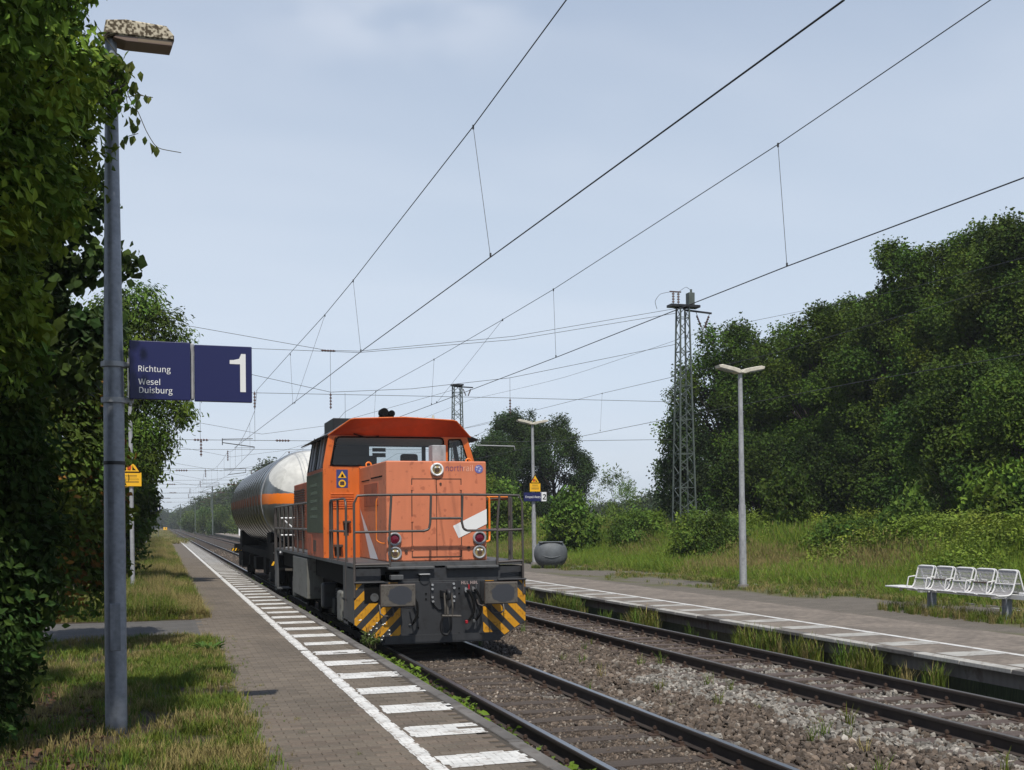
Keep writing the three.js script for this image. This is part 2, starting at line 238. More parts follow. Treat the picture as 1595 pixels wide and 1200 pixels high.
// one InstancedMesh of small natural pieces that nobody could count
const dummy = new THREE.Object3D(), tmpC = new THREE.Color();
function scatter(name, geo, mat, list, parent, label, category) { // list: [x,y,z, rx,ry,rz, sx,sy,sz, r,g,b]
  const m = shade(new THREE.InstancedMesh(geo, mat, list.length));
  list.forEach((a, i) => { dummy.position.set(a[0], a[1], a[2]); dummy.rotation.set(a[3], a[4], a[5], 'YXZ'); dummy.scale.set(a[6], a[7], a[8]); dummy.updateMatrix(); m.setMatrixAt(i, dummy.matrix); m.setColorAt(i, tmpC.setRGB(a[9], a[10], a[11])); });
  m.userData.kind = 'stuff'; m.frustumCulled = false;
  if (parent) { m.name = name; parent.add(m); } else { m.name = numbered(name); m.userData.label = label; m.userData.category = category; scene.add(m); }
  return m;
}
{
  const r = rngOf(21), st = new THREE.IcosahedronGeometry(1, 0), p = st.attributes.position, seen = {};
  for (let i = 0; i < p.count; i++) { const k = [p.getX(i), p.getY(i), p.getZ(i)].map((v) => v.toFixed(2)).join(); const f = seen[k] ??= 0.7 + 0.5 * r(); p.setXYZ(i, p.getX(i) * f, p.getY(i) * f * 0.75, p.getZ(i) * f); }
  st.computeVertexNormals();
  const list = [];
  const add = (n, x0, x1, z0, z1, size, buried, brown) => { for (let i = 0; i < n; i++) {
    const x = mixv(x0, x1, r()), z = mixv(z0, z1, r());
    const f = bedFresh(x, z); if (f < 0.25 && r() < brown) continue;
    const d1 = Math.min(Math.abs(x - T1 + 0.7535), Math.abs(x - T1 - 0.7535), Math.abs(x - T2 + 0.7535), Math.abs(x - T2 - 0.7535)); if (d1 < 0.05) continue;
    const s = size * (0.55 + 0.8 * r() * r() + 0.15), inT = Math.abs(x - T2) < 1.3 || Math.abs(x - T1) < 1.3;
    const kz = ((-3.2 - z) / 0.63 + 100.5) % 1; if (inT && Math.abs(kz - 0.5) < 0.21 && r() < (x < 5.4 ? 0.62 : 0.86)) continue;
    const y = -0.225 + 0.05 * (fbm(x * 2.2, z * 2.2, 72, 3) - 0.5) + 0.045 * Math.exp(-((x - 6.7) ** 2) / 1.2) + (x < 5.35 ? 0.036 : inT ? 0.028 * (1 - Math.abs(kz - 0.5)) : 0.02) + (r() - buried) * s - 0.05 * sstep(9.8, 10.4, x);
    const t = r(), g = f > 0.25 ? 1 : 0, l = 0.42 + 0.8 * r() * (r() < 0.15 ? 1.8 : 1);
    const c = g && t > 0.25 ? [0.215 * l, 0.2 * l, 0.178 * l] : t > 0.88 ? [0.22 * l, 0.19 * l, 0.16 * l] : [0.108 * l, 0.083 * l, 0.064 * l];
    list.push([x, y, z, r() * 6, r() * 6, r() * 6, s, s * (0.6 + 0.4 * r()), s, ...c]);
  } };
  add(26000, 5.45, 8.1, -7, -22, 0.043, 0.58, 0.3);
  add(14000, 8.1, 10.45, -8, -26, 0.042, 0.58, 0.3);
  add(15000, 3.9, 5.2, -7, -19, 0.026, 0.62, 0.1);
  add(4000, 3.0, 3.8, -7, -20, 0.03, 0.7, 0.2);
  add(24000, 5.45, 10.45, -22, -46, 0.038, 0.6, 0.25);
  add(15000, 3.0, 10.45, -46, -110, 0.06, 0.65, 0.2);
  scatter('ballast_stones', st, std('stone', [1, 1, 1], 0.95), list, null, 'loose brown and grey ballast stones around the railway tracks', 'ballast');
}

// ------------------------------------------------------------------ platform with the painted edge, verge and side path
const PAVE = [0.192, 0.158, 0.122];
{
  const pl = struct('platform'), r = rngOf(31);
  part('base_slab', B(0.72, 2.78, 0.02, 0.340, -135, 8), M.joint, pl);
  part('edge_wall', B(2.70, 2.80, -0.44, 0.235, -135, 8), M.concrete, pl);
  const pv = new THREE.BoxGeometry(0.195, 0.06, 0.095), pp = pv.attributes.position; // chamfered paver
  const paverGeo = (() => { const w = 0.0988, d = 0.0488, c = 0.0045, q = [[-w, -d], [w, -d], [w, d], [-w, d]], t = [[-w + c, -d + c], [w - c, -d + c], [w - c, d - c], [-w + c, d - c]], v = []; const tri = (...a) => a.forEach((x) => v.push(...x));
    const T = t.map((a) => [a[0], 0, a[1]]), Q = q.map((a) => [a[0], -c, a[1]]), Z = q.map((a) => [a[0], -0.03, a[1]]);
    tri(T[0], T[2], T[1]); tri(T[0], T[3], T[2]);
    for (let i = 0; i < 4; i++) { const j = (i + 1) % 4; tri(T[i], T[j], Q[j]); tri(T[i], Q[j], Q[i]); tri(Q[i], Q[j], Z[j]); tri(Q[i], Z[j], Z[i]); }
    const g = new THREE.BufferGeometry(); g.setAttribute('position', new THREE.Float32BufferAttribute(v, 3)); g.computeVertexNormals(); return boxUV(g); })();
  const pMats = [0, 1, 2, 3, 4, 5].map((k) => std('paver' + k, PAVE.map((c, i) => c * (0.76 + 0.085 * k) * (i === 0 && k % 2 ? 1.04 : 1)), 0.92, { map: rep(grainC, 3.2), bumpMap: rep(grain, 4), bumpScale: 0.002 }));
  const list = []; let n = 0;
  for (let j = 0; j < 560; j++) for (let i = 0; i < 11; i++) {
    const z = -7.95 - j * 0.1, x = 0.62 + i * 0.2 + (j % 2) * 0.1; if (x - 0.0975 < 0.6 || x + 0.0975 > 2.765) continue;
    if (x < 0.75 && r() < 0.3) continue;
    const y = Y1 + (r() - 0.5) * 0.004;
    if (z < -8.2 && n < 300) { n++; partG('paver', paverGeo, pMats[clamp(Math.floor(r() * 3.4 + 5.5 * (fbm(x * 1.1, z * 0.7, 33, 3) - 0.28)), 0, 5)], pl, x, y, z, (r() - 0.5) * 0.012); }
    else { const l = (0.82 + 0.32 * r()) * (0.68 + 0.6 * fbm(x * 1.1, z * 0.7, 33, 3)); list.push([x, y, z, 0, (r() - 0.5) * 0.012, 0, 1, 1, 1, PAVE[0] * l, PAVE[1] * l, PAVE[2] * l]); }
  }
  scatter('paving', paverGeo, std('paverMix', [1, 1, 1], 0.92, { map: rep(grainC, 3.2), bumpMap: rep(grain, 4), bumpScale: 0.002 }), list, pl);
  part('far_paving', B(0.72, 2.768, 0.33, 0.349, -135, -64), std('farPaving', [0.178, 0.147, 0.115], 0.95, { map: rep(grainC, 0.8) }), pl);
  const eg = [0, 1, 2].map((k) => join(RB(-0.068, 0.068, -0.12, 0, -0.495, 0.495, 0.012)));
  const em = [M.concrete, std('concrete_b', [0.125, 0.117, 0.11], 0.92, { map: rep(streaks, 0.7), bumpMap: rep(grain, 2), bumpScale: 0.004 })];
  for (let k = 0; k < 143; k++) partG('edge_stone', eg[k % 3], em[k % 2], pl, E1 - 0.062 + (r() - 0.5) * 0.01, Y1 + 0.001 + (r() - 0.5) * 0.006, 7.5 - k, (r() - 0.5) * 0.006);
  // painted line and bars, with edges as a brush on rough pavers leaves them
  const ragged = (x0, x1, z0, z1, y, amp, steps) => { const s = []; const e = (a, b, f) => { for (let i = 0; i < steps; i++) s.push(f(mixv(a, b, i / steps))); };
    const sd = Math.floor(r() * 1e4), jit = (q) => (vnoise(q * 9, sd, 91) - 0.5) * amp * 2 + (vnoise(q * 34, sd, 92) - 0.5) * amp;
    e(x0, x1, (x) => [x, z0 + jit(x)]); e(z0, z1, (z) => [x1 + jit(z), z]); e(x1, x0, (x) => [x, z1 + jit(x + 5)]); e(z1, z0, (z) => [x0 + jit(z + 9), z]);
    return new THREE.ShapeGeometry(new THREE.Shape(s.map((q) => new THREE.Vector2(q[0], -q[1])))).rotateX(-Math.PI / 2).translate(0, y, 0); };
  const painted = (x0, x1, z0, z1, rough) => { // paint lies on the paver tops and stops at the joints
    const v = [], q = (a, c, d, e, y) => v.push(a, y, d, a, y, e, c, y, d, c, y, d, a, y, e, c, y, e);
    for (let jj = Math.floor((-7.95 - z0) / 0.1) - 1; jj <= (-7.95 - z1) / 0.1 + 1; jj++) for (let i = 0; i < 11; i++) {
      const pz = -7.95 - jj * 0.1, px = 0.62 + i * 0.2 + (((jj % 2) + 2) % 2) * 0.1, jx = (hash2(jj, i, 95) - 0.5) * rough, jz = (hash2(jj + 7, i, 96) - 0.5) * rough;
      const a = Math.max(x0 + jx, px - 0.0985), c = Math.min(x1 + jx * 0.7, px + 0.0985), d = Math.max(z1 + jz, pz - 0.0488), e = Math.min(z0 + jz * 0.8, pz + 0.0488);
      if (c - a < 0.012 || e - d < 0.01 || hash2(jj, i + 31, 97) < 0.012) continue; q(a, c, d, e, Y1 + 0.0042);
    }
    const g = new THREE.BufferGeometry(); g.setAttribute('position', new THREE.Float32BufferAttribute(v, 3)); g.computeVertexNormals(); return g; };
  const flipY = (g) => { const n = g.attributes.normal; for (let i = 0; i < n.count; i++) n.setXYZ(i, 0, 1, 0); return g; };
  for (let k = 0; k < 42; k++) { const z = 1 - k * 3.24; part('painted_line', z > -62 && z < -4 ? flipY(painted(1.90, 2.035, z, z - 3.24, 0.014)) : ragged(1.90, 2.035, z, z - 3.238, Y1 + 0.0045, 0.008, 60), M.paint, pl); }
  for (let k = 0; k < 105; k++) { const z = -3.1 - k * 1.272; if (z < -134) break; const x0 = 2.045 + 0.03 * r(), x1 = 2.752 + (r() - 0.5) * 0.05, z1 = z - 0.43 - r() * 0.07; part('painted_bar', z > -40 && z < -7 ? flipY(painted(x0, x1, z, z1, 0.045)) : ragged(x0, x1, z, z1, Y1 + 0.0055, 0.008, 5), M.paint, pl); }
  // side path and verge soil
  const path = struct('side_path', RB(-7, 0.75, 0.2, 0.344, -22.6, -19.2, 0.01), M.asphalt);
  const soil = grid(-14, 0.78, 8, -136, 74, 240, (x, z) => 0.325 + 0.035 * fbm(x * 1.4, z * 1.4, 81, 3) + 0.0 - (z < -19 && z > -22.8 && x > -7.2 ? 0.06 : 0) - 0.03 * sstep(0.55, 0.78, x), (x, z) => {
    const n = fbm(x * 1.6, z * 1.1, 82, 4), dirt = sstep(0.5, 0.62, fbm(x * 0.9 + 4, z * 0.8, 83, 3) + 0.6 * sstep(-0.28, -0.5, x) * sstep(-15.5, -12, z)), dry = sstep(0.42, 0.6, n);
    const a = [mixv(0.085, 0.21, dry), mixv(0.095, 0.165, dry), mixv(0.03, 0.075, dry)], b = [0.085, 0.055, 0.036]; return [0, 1, 2].map((i) => mixv(a[i], b[i], dirt)); });
  const m = shade(new THREE.Mesh(soil, std('soil', [1, 1, 1], 1, { vertexColors: true, map: rep(grainC, 2.1), bumpMap: rep(grain, 2), bumpScale: 0.02 }))); m.name = 'verge'; m.userData.kind = 'structure'; scene.add(m);
}
// ------------------------------------------------------------------ island platform beyond the second track
{
  const pl = struct('island_platform'), r = rngOf(41);
  const pavTex = tex(512, (u, v) => { const a = fbm(u * 7, v * 7, 43, 4, 7), b = hash2(Math.floor(u * 40), Math.floor(v * 80), 44), g2 = hash2(u * 512, v * 512, 45); const k = 0.66 + 0.24 * (a - 0.5) + 0.16 * b + 0.1 * g2; return [k, k * 0.985, k * 0.96]; });
  part('paved_strip', B(10.74, 13.7, 0.0, Y2, -262, 8), std('islandPaving', [0.27, 0.235, 0.205], 0.95, { map: rep(pavTex, 0.25), bumpMap: rep(grain, 2.2), bumpScale: 0.003 }), pl);
  part('edge_wall', B(10.67, 10.735, -0.44, 0.155, -262, 8), M.concrete, pl);
  const back = grid(13.7, 17.75, 8, -262, 26, 200, (x, z) => Y2 - 0.004 + 0.012 * (fbm(x, z, 46, 3) - 0.5), (x, z) => { const gsp = sstep(0.53, 0.66, fbm(x * 0.7, z * 0.35, 47, 4) + 0.16 * sstep(15.5, 17.2, x)); return [mixv(0.175, 0.13, gsp), mixv(0.152, 0.13, gsp), mixv(0.124, 0.05, gsp)]; });
  const bm = shade(new THREE.Mesh(back, std('islandBack', [1, 1, 1], 1, { vertexColors: true, map: rep(grainC, 1), bumpMap: rep(grain, 2), bumpScale: 0.006 }))); bm.name = 'gravel_strip'; pl.add(bm);
  part('rear_edge', B(17.62, 17.82, -0.3, Y2 + 0.006, -262, 8), M.concrete, pl);
  const eg = join(RB(-0.1, 0.1, -0.065, 0, -0.495, 0.495, 0.012));
  for (let k = 0; k < 120; k++) partG('edge_stone', eg, k % 3 ? M.paintWorn : M.concrete, pl, E2 + 0.1, Y2 + 0.002 + (r() - 0.5) * 0.006, 3.5 - k, (r() - 0.5) * 0.004);
  part('far_edge', B(E2, E2 + 0.2, 0.158, Y2, -262, -117), M.concrete, pl);
  part('painted_line', new THREE.PlaneGeometry(0.13, 268).rotateX(-Math.PI / 2).translate(11.74, Y2 + 0.004, -128), M.paint, pl);
  for (let k = 0; k < 110; k++) { const z = -2 - k * 1.45; part('painted_bar', new THREE.PlaneGeometry(0.86, 0.46).rotateX(-Math.PI / 2).translate(11.23, Y2 + 0.004, z), M.paintWorn, pl); }
  for (const [z, l] of [[-16, 2.2], [-19, 1.2], [-24.5, 0.8], [-30, 1.4], [-37, 1], [-45, 1.6], [-46.8, 0.9], [-56, 1.4]]) part('old_line_mark', B(17.2, 17.3, Y2, Y2 + 0.012, z - l, z), M.paintWorn, pl);
}

// ------------------------------------------------------------------ diesel shunting locomotive
const loco = thing('locomotive', 'orange diesel shunting locomotive with hazard striped front and grey handrails', 'locomotive', [T1, 0, -17.95]);
{
  const L = loco;
  const pipe = (pts, r = 0.02, seg = 30, t = 0.05) => tube(pts.map((p) => V(...p)), r, seg, 8, t);
  // underframe and deck
  part('deck', [B(-1.5, 1.5, 1.455, 1.52, -14.1, -0.72), B(-1.15, 1.15, 1.30, 1.455, -13.9, -1.0)], M.greyDeck, L);
  part('deck_lip', [RB(-0.93, -0.13, 1.405, 1.455, -0.72, -0.56), RB(0.08, 1.0, 1.405, 1.455, -0.72, -0.56)], M.greyDeck, L);
  for (const s of [-1, 1]) part('side_sill', B(s * 1.16, s * 1.3, 1.05, 1.45, -13.9, -1.5), M.black, L);
  // front plate with its wings
  const plate = [[-1.5, 1.2], [-1.5, 0.5], [-1.03, 0.185], [1.02, 0.185], [1.49, 0.48], [1.49, 1.2]];
  const fp = part('front_plate', [poly(plate, 0.05, 0.004).translate(0, 0, -0.66), B(-0.72, 1.05, 1.2, 1.42, -0.72, -0.66), B(-1.0, 1.0, 0.185, 0.30, -0.61, -0.55), B(-1.03, 1.02, 0.16, 0.2, -0.75, -0.56)], M.greyLoco, L);
  part('wing_return', poly([[-1.5, 1.42], [-1.5, 0.52], [-1.46, 0.5], [-1.46, 1.42]], 0.6).translate(0, 0, -1.28), M.greyLoco, fp); part('wing_return', poly([[1.45, 1.42], [1.45, 0.5], [1.49, 0.52], [1.49, 1.42]], 0.6).translate(0, 0, -1.28), M.greyLoco, fp);
  for (const s of [-1, 1]) for (let k = 0; k < 7; k++) { // hazard bars on the wings
    let w = s < 0 ? [[-1.496, 1.19], [-1.496, 0.505], [-1.03, 0.20], [-0.60, 0.20], [-0.60, 1.19]] : [[1.486, 1.19], [0.64, 1.19], [0.64, 0.20], [1.02, 0.20], [1.486, 0.485]];
    if (s > 0) w = w.reverse();
    const d = 0.707, o = 1.80 - k * 0.212; // bars rise towards the middle
    w = clipHalf(w, s * d, d, o); w = clipHalf(w, -s * d, -d, -(o + 0.11)); w = clipHalf(w, s, 0, 0.72); if (w.length < 3) continue;
    part('hazard_bar', flat(w, -0.6015), M.hazard, fp);
  }
  part('step_recess', B(-1.33, -0.95, 0.86, 1.19, -0.603, -0.596), M.black, fp); part('step_recess', B(1.33, 0.98, 0.95, 1.19, -0.603, -0.596), M.black, fp);
  part('recess_round', disc(-1.16, 0.95, -0.592, 0.07, 0.02), M.greyDeck, fp);
  for (const s of [-1, 1]) {
    part('corner_box', [RB(s * 1.02, s * 1.48, 1.2, 1.43, -1.2, -0.74), RB(s * 0.98, s * 1.5, 1.185, 1.215, -1.25, -0.55)], M.greyLoco, L);
  }
  part('lamp_bracket', RB(-0.9, -0.68, 1.235, 1.32, -0.66, -0.5), M.greyDeck, L);
  // buffers
  for (const s of [-1, 1]) {
    const b = new THREE.Group(); b.name = 'buffer'; b.position.set(s * 0.875, 1.01, 0); L.add(b);
    part('buffer_plate', RB(-0.285, 0.285, -0.18, 0.18, -0.035, 0, 0.04), M.bufferFace, b);
    part('buffer_rim', [RB(-0.29, 0.29, -0.185, 0.185, -0.05, -0.02, 0.04)], M.rust, b);
    part('grease_patch', (() => { const sh = []; for (let i = 0; i < 26; i++) { const a = i / 26 * Math.PI * 2, q = 1 + 0.16 * (hash2(i, 3 + s, 8) - 0.5); sh.push([0.03 + 0.205 * Math.cos(a) * q, 0.15 * Math.sin(a) * q]); } return flat(sh, 0.0022); })(), M.grease, b);
    part('buffer_shank', [disc(0, 0, -0.2, 0.085, 0.34), disc(0, 0, -0.46, 0.13, 0.3), B(-0.2, 0.2, -0.17, 0.17, -0.62, -0.575)], M.steelDark, b);
    part('grab_handle', pipe([[-0.29 * 1, -0.14, -0.5], [-0.32, -0.2, -0.3], [-0.27, -0.225, -0.25], [-0.1, -0.215, -0.25], [-0.08, -0.215, -0.55]].map((p) => [p[0] * -s * -1, p[1], p[2]]), 0.012), M.railing, b);
    part('hand_loop', pipe([[s * 0.42, -0.19, -0.6], [s * 0.42, -0.33, -0.52], [s * 0.36, -0.37, -0.5], [s * 0.22, -0.37, -0.5], [s * 0.2, -0.33, -0.52], [s * 0.2, -0.19, -0.6]].map((p) => [p[0] - s * 0.22, p[1], p[2]]), 0.013), M.railing, b);
  }
  // coupling
  const cp = new THREE.Group(); cp.name = 'coupling'; L.add(cp);
  part('coupling_plate', [poly([[-0.2, 1.17], [-0.2, 0.86], [-0.07, 0.72], [0.09, 0.72], [0.21, 0.86], [0.21, 1.17]], 0.03, 0.004).translate(0, 0, -0.605)], M.greyLoco, cp);
  for (const [x, y] of [[-0.18, 1.14], [-0.18, 1.07], [-0.18, 0.93], [-0.17, 0.86], [0.19, 1.15], [0.2, 1.08], [0.2, 0.93], [0.19, 0.86]]) part('bolt', disc(x, y, -0.55, 0.021, 0.03, 8), M.chrome, cp);
  part('draw_hook', [RB(-0.05, 0.05, 0.93, 1.05, -0.58, -0.22), tube([V(0, 1.0, -0.25), V(0, 1.06, -0.18), V(0, 1.03, -0.1), V(0, 0.94, -0.12), V(0, 0.93, -0.2)], 0.038, 20, 8)], M.steelDark, cp);
  part('shackle', [tube([V(-0.06, 1.02, -0.2), V(-0.055, 0.8, -0.17), V(-0.05, 0.64, -0.2)], 0.016), tube([V(0.06, 1.02, -0.2), V(0.075, 0.8, -0.17), V(0.075, 0.64, -0.2)], 0.016), rod(V(-0.1, 0.64, -0.2), V(0.17, 0.63, -0.2), 0.02), RB(0.14, 0.23, 0.61, 0.645, -0.22, -0.18), rod(V(-0.01, 0.98, -0.2), V(-0.005, 0.66, -0.2), 0.024)], M.bufferFace, cp);
  part('coupling_link', [tube([V(-0.05, 0.64, -0.3), V(-0.085, 0.5, -0.34), V(-0.06, 0.34, -0.36), V(0.03, 0.31, -0.36), V(0.08, 0.42, -0.34), V(0.07, 0.62, -0.3)], 0.024, 30)], M.steelDark, cp);
  // brake hoses
  for (const [x, y0, c] of [[-0.56, 1.0, 0], [0.42, 1.03, 1], [0.55, 1.04, 0]]) {
    const h = new THREE.Group(); h.name = 'brake_hose'; L.add(h);
    part('hose', tube([V(x, y0, -0.58), V(x + 0.03, y0 - 0.02, -0.5), V(x + 0.09, y0 - 0.16, -0.46), V(x + 0.1, y0 - 0.34, -0.46), V(x + 0.04, y0 - 0.47, -0.47), V(x - 0.02, y0 - 0.53, -0.49)], 0.022, 26, 8), M.black, h);
    part('hose_fitting', [disc(x, y0, -0.58, 0.035, 0.06, 10), B(x - 0.035, x + 0.0, y0 + 0.0, y0 + 0.05, -0.6, -0.54)], M.chrome, h);
    part('valve_handle', [B(x + 0.03, x + 0.05, y0 + 0.02, y0 + 0.1, -0.58, -0.55)], c ? std('valveRed', [0.35, 0.01, 0.02], 0.4) : M.greyDeck, h);
    part('hose_end', RB(x - 0.05, x - 0.0, y0 - 0.56, y0 - 0.5, -0.51, -0.46), c ? mats.valveRed : M.greyDeck, h);
  }
  part('lettering', textGeo('HLL', 0.055, 0.33, 1.135, -0.5955, fontB), M.stripeGrey, fp); part('lettering', textGeo('HBL', 0.055, 0.49, 1.135, -0.5955, fontB), M.stripeGrey, fp);
  part('socket_cover', [disc(-0.3, 1.23, -0.62, 0.085, 0.06, 16), B(-0.4, -0.22, 1.305, 1.32, -0.66, -0.53), B(-0.245, -0.235, 1.24, 1.31, -0.6, -0.59)], M.greyLoco, L);
  part('socket_lid', B(-0.4, -0.22, 1.3205, 1.326, -0.66, -0.53), M.white, L);
  for (const [x, y] of [[0.3, 0.98], [0.3, 1.07], [-0.28, 0.99], [-0.28, 0.9], [0.29, 0.3], [-0.42, 0.6], [-0.42, 0.42]]) part('plate_hole', disc(x, y, -0.6, 0.016, 0.012, 10), M.black, fp);
  // short hood
  const hx0 = -0.84, hx1 = 0.955, hz = -1.15, hc = -3.9, hy = 3.265;
  const hood = part('front_hood', RB(hx0, hx1, 1.52, hy, hc, hz, 0.025), M.orangeHood, L);
  for (const [a, b] of [[-0.385, 0.043], [0.052, 0.485]]) part('hood_door', RB(a, b, 1.60, 2.945, hz - 0.012, hz + 0.006, 0.006), M.orangeHood, hood);
  for (const x of [-0.385, 0.485]) for (const y of [1.75, 2.25, 2.8]) part('door_hinge', RB(x - 0.02, x + 0.02, y - 0.045, y + 0.045, hz, hz + 0.016, 0.005), M.orangeHood, hood);
  for (let k = 0; k < 9; k++) part('bolt', disc(hx0 + 0.06 + k * 0.208, 1.555, hz + 0.004, 0.012, 0.012, 8), M.orangeHood, hood);
  part('door_gap', [B(-0.399, -0.384, 1.585, 2.96, hz, hz + 0.007), B(0.0425, 0.0525, 1.592, 2.953, hz, hz + 0.007), B(0.484, 0.499, 1.585, 2.96, hz, hz + 0.007), B(-0.399, 0.499, 2.944, 2.96, hz, hz + 0.0075), B(-0.399, 0.499, 1.585, 1.60, hz, hz + 0.0075)], M.chestnut, hood);
  for (const q of [[0.12, 2.87, 0.02], [-0.5, 1.70, 0.028], [0.62, 1.74, 0.028]]) part('door_latch', disc(q[0], q[1], hz + 0.012, q[2], 0.02, 10), M.chestnut, hood);
  const lamp = (x, y, r, lens, nm) => { const g = new THREE.Group(); g.name = nm; g.position.set(x, y, hz); L.add(g); const t = new THREE.TorusGeometry(r * 0.86, r * 0.17, 8, 28).translate(0, 0, 0.035);
    part('bezel', [t, new THREE.CylinderGeometry(r * 0.98, r * 1.02, 0.06, 26, 1, true).rotateX(Math.PI / 2).translate(0, 0, 0.01)], nm === 'top_headlight' ? M.white : M.galvLight, g);
    part('lens', new THREE.SphereGeometry(r * 1.5, 20, 6, 0, Math.PI * 2, 0, 0.6).rotateX(Math.PI / 2).translate(0, 0, -r * 1.5 + 0.045), lens, g);
    if (lens === M.lensAmber) { part('reflector', [disc(0, -0.1 * r, 0.048, r * 0.34, 0.02, 12)], M.chestnut, g); for (const q of [-0.3, 0.32]) part('bulb', new THREE.SphereGeometry(r * 0.16, 8, 6).translate(r * q, r * 0.29, 0.05), M.white, g); } };
  lamp(0.055, 3.115, 0.115, M.lensAmber, 'top_headlight');
  lamp(-0.705, 1.91, 0.118, M.lensRed, 'tail_light'); lamp(-0.70, 1.665, 0.118, M.lensAmber, 'headlight');
  lamp(0.815, 1.915, 0.118, M.lensRed, 'tail_light'); lamp(0.812, 1.668, 0.118, M.lensAmber, 'headlight');
  part('lettering', textGeo('north', 0.104, 0.205, 3.092, hz + 0.0035, font, 0.93), M.purple, hood);
  part('lettering', textGeo('rail', 0.104, 0.525, 3.092, hz + 0.0035, font, 0.93), M.palepink, hood);
  part('globe_emblem', disc(0.818, 3.13, hz + 0.004, 0.075, 0.004, 26), M.globe, hood);
  part('globe_marks', [[-0.035, 0.03, 0.02], [0.0, 0.045, 0.012], [0.03, 0.01, 0.018], [0.01, -0.03, 0.02], [-0.04, -0.015, 0.012]].map(([x, y, q]) => new THREE.CircleGeometry(q, 9).translate(0.818 + x, 3.13 + y, hz + 0.0085)), std('globePale', [0.4, 0.42, 0.55], 0.5), hood);
  part('white_chevron', flat([[0.34, 2.13], [0.955, 2.425], [0.955, 2.16], [0.44, 1.915]], hz + 0.0085), M.white, hood);
  part('side_stripe', new THREE.ShapeGeometry(new THREE.Shape([[0.02, 2.5], [1.95, 1.54], [1.15, 1.54]].map((p) => new THREE.Vector2(p[0], p[1])))).rotateY(-Math.PI / 2).translate(hx0 - 0.004, 0, -3.87), M.white, hood);
  part('side_slot', [B(hx0 - 0.006, hx0, 3.0, 3.025, -2.6, -1.5), B(hx0 - 0.004, hx0, 2.98, 3.0, -3.6, -2.75)], M.black, hood);
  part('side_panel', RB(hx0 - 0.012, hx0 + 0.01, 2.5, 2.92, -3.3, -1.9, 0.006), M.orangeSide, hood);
  part('hood_fitting', [RB(0.05, 0.30, hy, hy + 0.30, -1.75, -1.45)], M.galvLight, L);
  for (const q of [[hx0 + 0.1, -3.4], [hx1 - 0.12, -1.9]]) part('lifting_eye', new THREE.TorusGeometry(0.05, 0.016, 6, 14).translate(q[0], hy + 0.04, q[1]), M.orangeBar, L);
  // cab
  const cz = -3.9, cb = -6.4;
  const cab = new THREE.Group(); cab.name = 'cab'; L.add(cab);
  part('cab_wall', [B(-1.54, -0.84, 1.52, 3.30, cz - 0.05, cz), B(0.955, 1.54, 1.52, 3.30, cz - 0.05, cz), B(-0.84, 0.955, 1.52, 3.24, cz - 0.05, cz - 0.01)], M.orangeCab, cab);
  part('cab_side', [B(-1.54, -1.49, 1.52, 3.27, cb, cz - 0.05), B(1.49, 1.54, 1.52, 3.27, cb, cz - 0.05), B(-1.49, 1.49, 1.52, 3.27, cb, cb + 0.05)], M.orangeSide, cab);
  // window band: front posts, header, rear posts
  const post = (x0, y0, x1, y1, w, z0, z1) => poly([[x0, y0], [x0 + w, y0], [x1 + w, y1], [x1, y1]], z1 - z0).translate(0, 0, z0);
  part('front_pillars', [post(-1.54, 3.3, -1.43, 3.9, 0.13, cz - 0.08, cz), post(0.86, 3.3, 0.86, 3.9, 0.10, cz - 0.08, cz), post(1.40, 3.3, 1.22, 3.9, 0.13, cz - 0.08, cz), B(-1.34, 1.3, 3.862, 3.9, cz - 0.08, cz - 0.003), B(-1.5, 1.5, 3.27, 3.302, cz - 0.08, cz - 0.003)], M.orangeCab, cab);
  part('rear_pillars', [post(-1.54, 3.27, -1.43, 3.9, 0.2, cb, cb + 0.08), post(1.34, 3.27, 1.22, 3.9, 0.2, cb, cb + 0.08), B(-1.3, -0.2, 3.27, 3.9, cb, cb + 0.06), B(-1.4, 1.4, 3.86, 3.9, cb + 0.002, cb + 0.06), B(0.98, 1.06, 3.27, 3.9, cb + 0.001, cb + 0.06), post(-1.54, 3.27, -1.43, 3.9, 0.07, -5.2, -5.1), post(1.47, 3.27, 1.36, 3.9, 0.07, -5.2, -5.1)], M.steelDark, cab);
  part('window_seal', [tube([V(-1.35, 3.325, cz + 0.006), V(-1.39, 3.36, cz + 0.006), V(-1.27, 3.84, cz + 0.006), V(-1.22, 3.872, cz + 0.006), V(0.8, 3.878, cz + 0.006), V(0.86, 3.84, cz + 0.006), V(0.865, 3.32, cz + 0.006)], 0.017, 60, 6, 0.02), tube([V(-1.35, 3.322, cz + 0.006), V(-0.84, 3.312, cz + 0.006)], 0.016, 4, 6), tube([V(0.96, 3.3, cz + 0.006), V(0.965, 3.84, cz + 0.006), V(1.22, 3.85, cz + 0.006), V(1.4, 3.3, cz + 0.006)], 0.014, 40, 6, 0.02)], M.black, cab);
  part('window_pane', flat([[-1.36, 3.31], [0.86, 3.31], [0.86, 3.87], [-1.27, 3.87]], cz - 0.03), M.glass, cab);
  part('window_pane', flat([[0.96, 3.31], [1.4, 3.31], [1.23, 3.86], [0.96, 3.86]], cz - 0.03), M.glass, cab);
  part('window_pane', flat([[-0.2, 3.3], [0.98, 3.3], [0.98, 3.86], [-0.2, 3.86]], cb + 0.03), M.glass, cab);
  const sideQuad = (s) => { const v = [[s * 1.515, 3.29, cz - 0.1], [s * 1.515, 3.29, cb + 0.1], [s * 1.41, 3.88, cb + 0.1], [s * 1.41, 3.88, cz - 0.1]]; const g = new THREE.BufferGeometry(); g.setAttribute('position', new THREE.Float32BufferAttribute([v[0], v[1], v[2], v[0], v[2], v[3]].flat(), 3)); g.computeVertexNormals(); return g; };
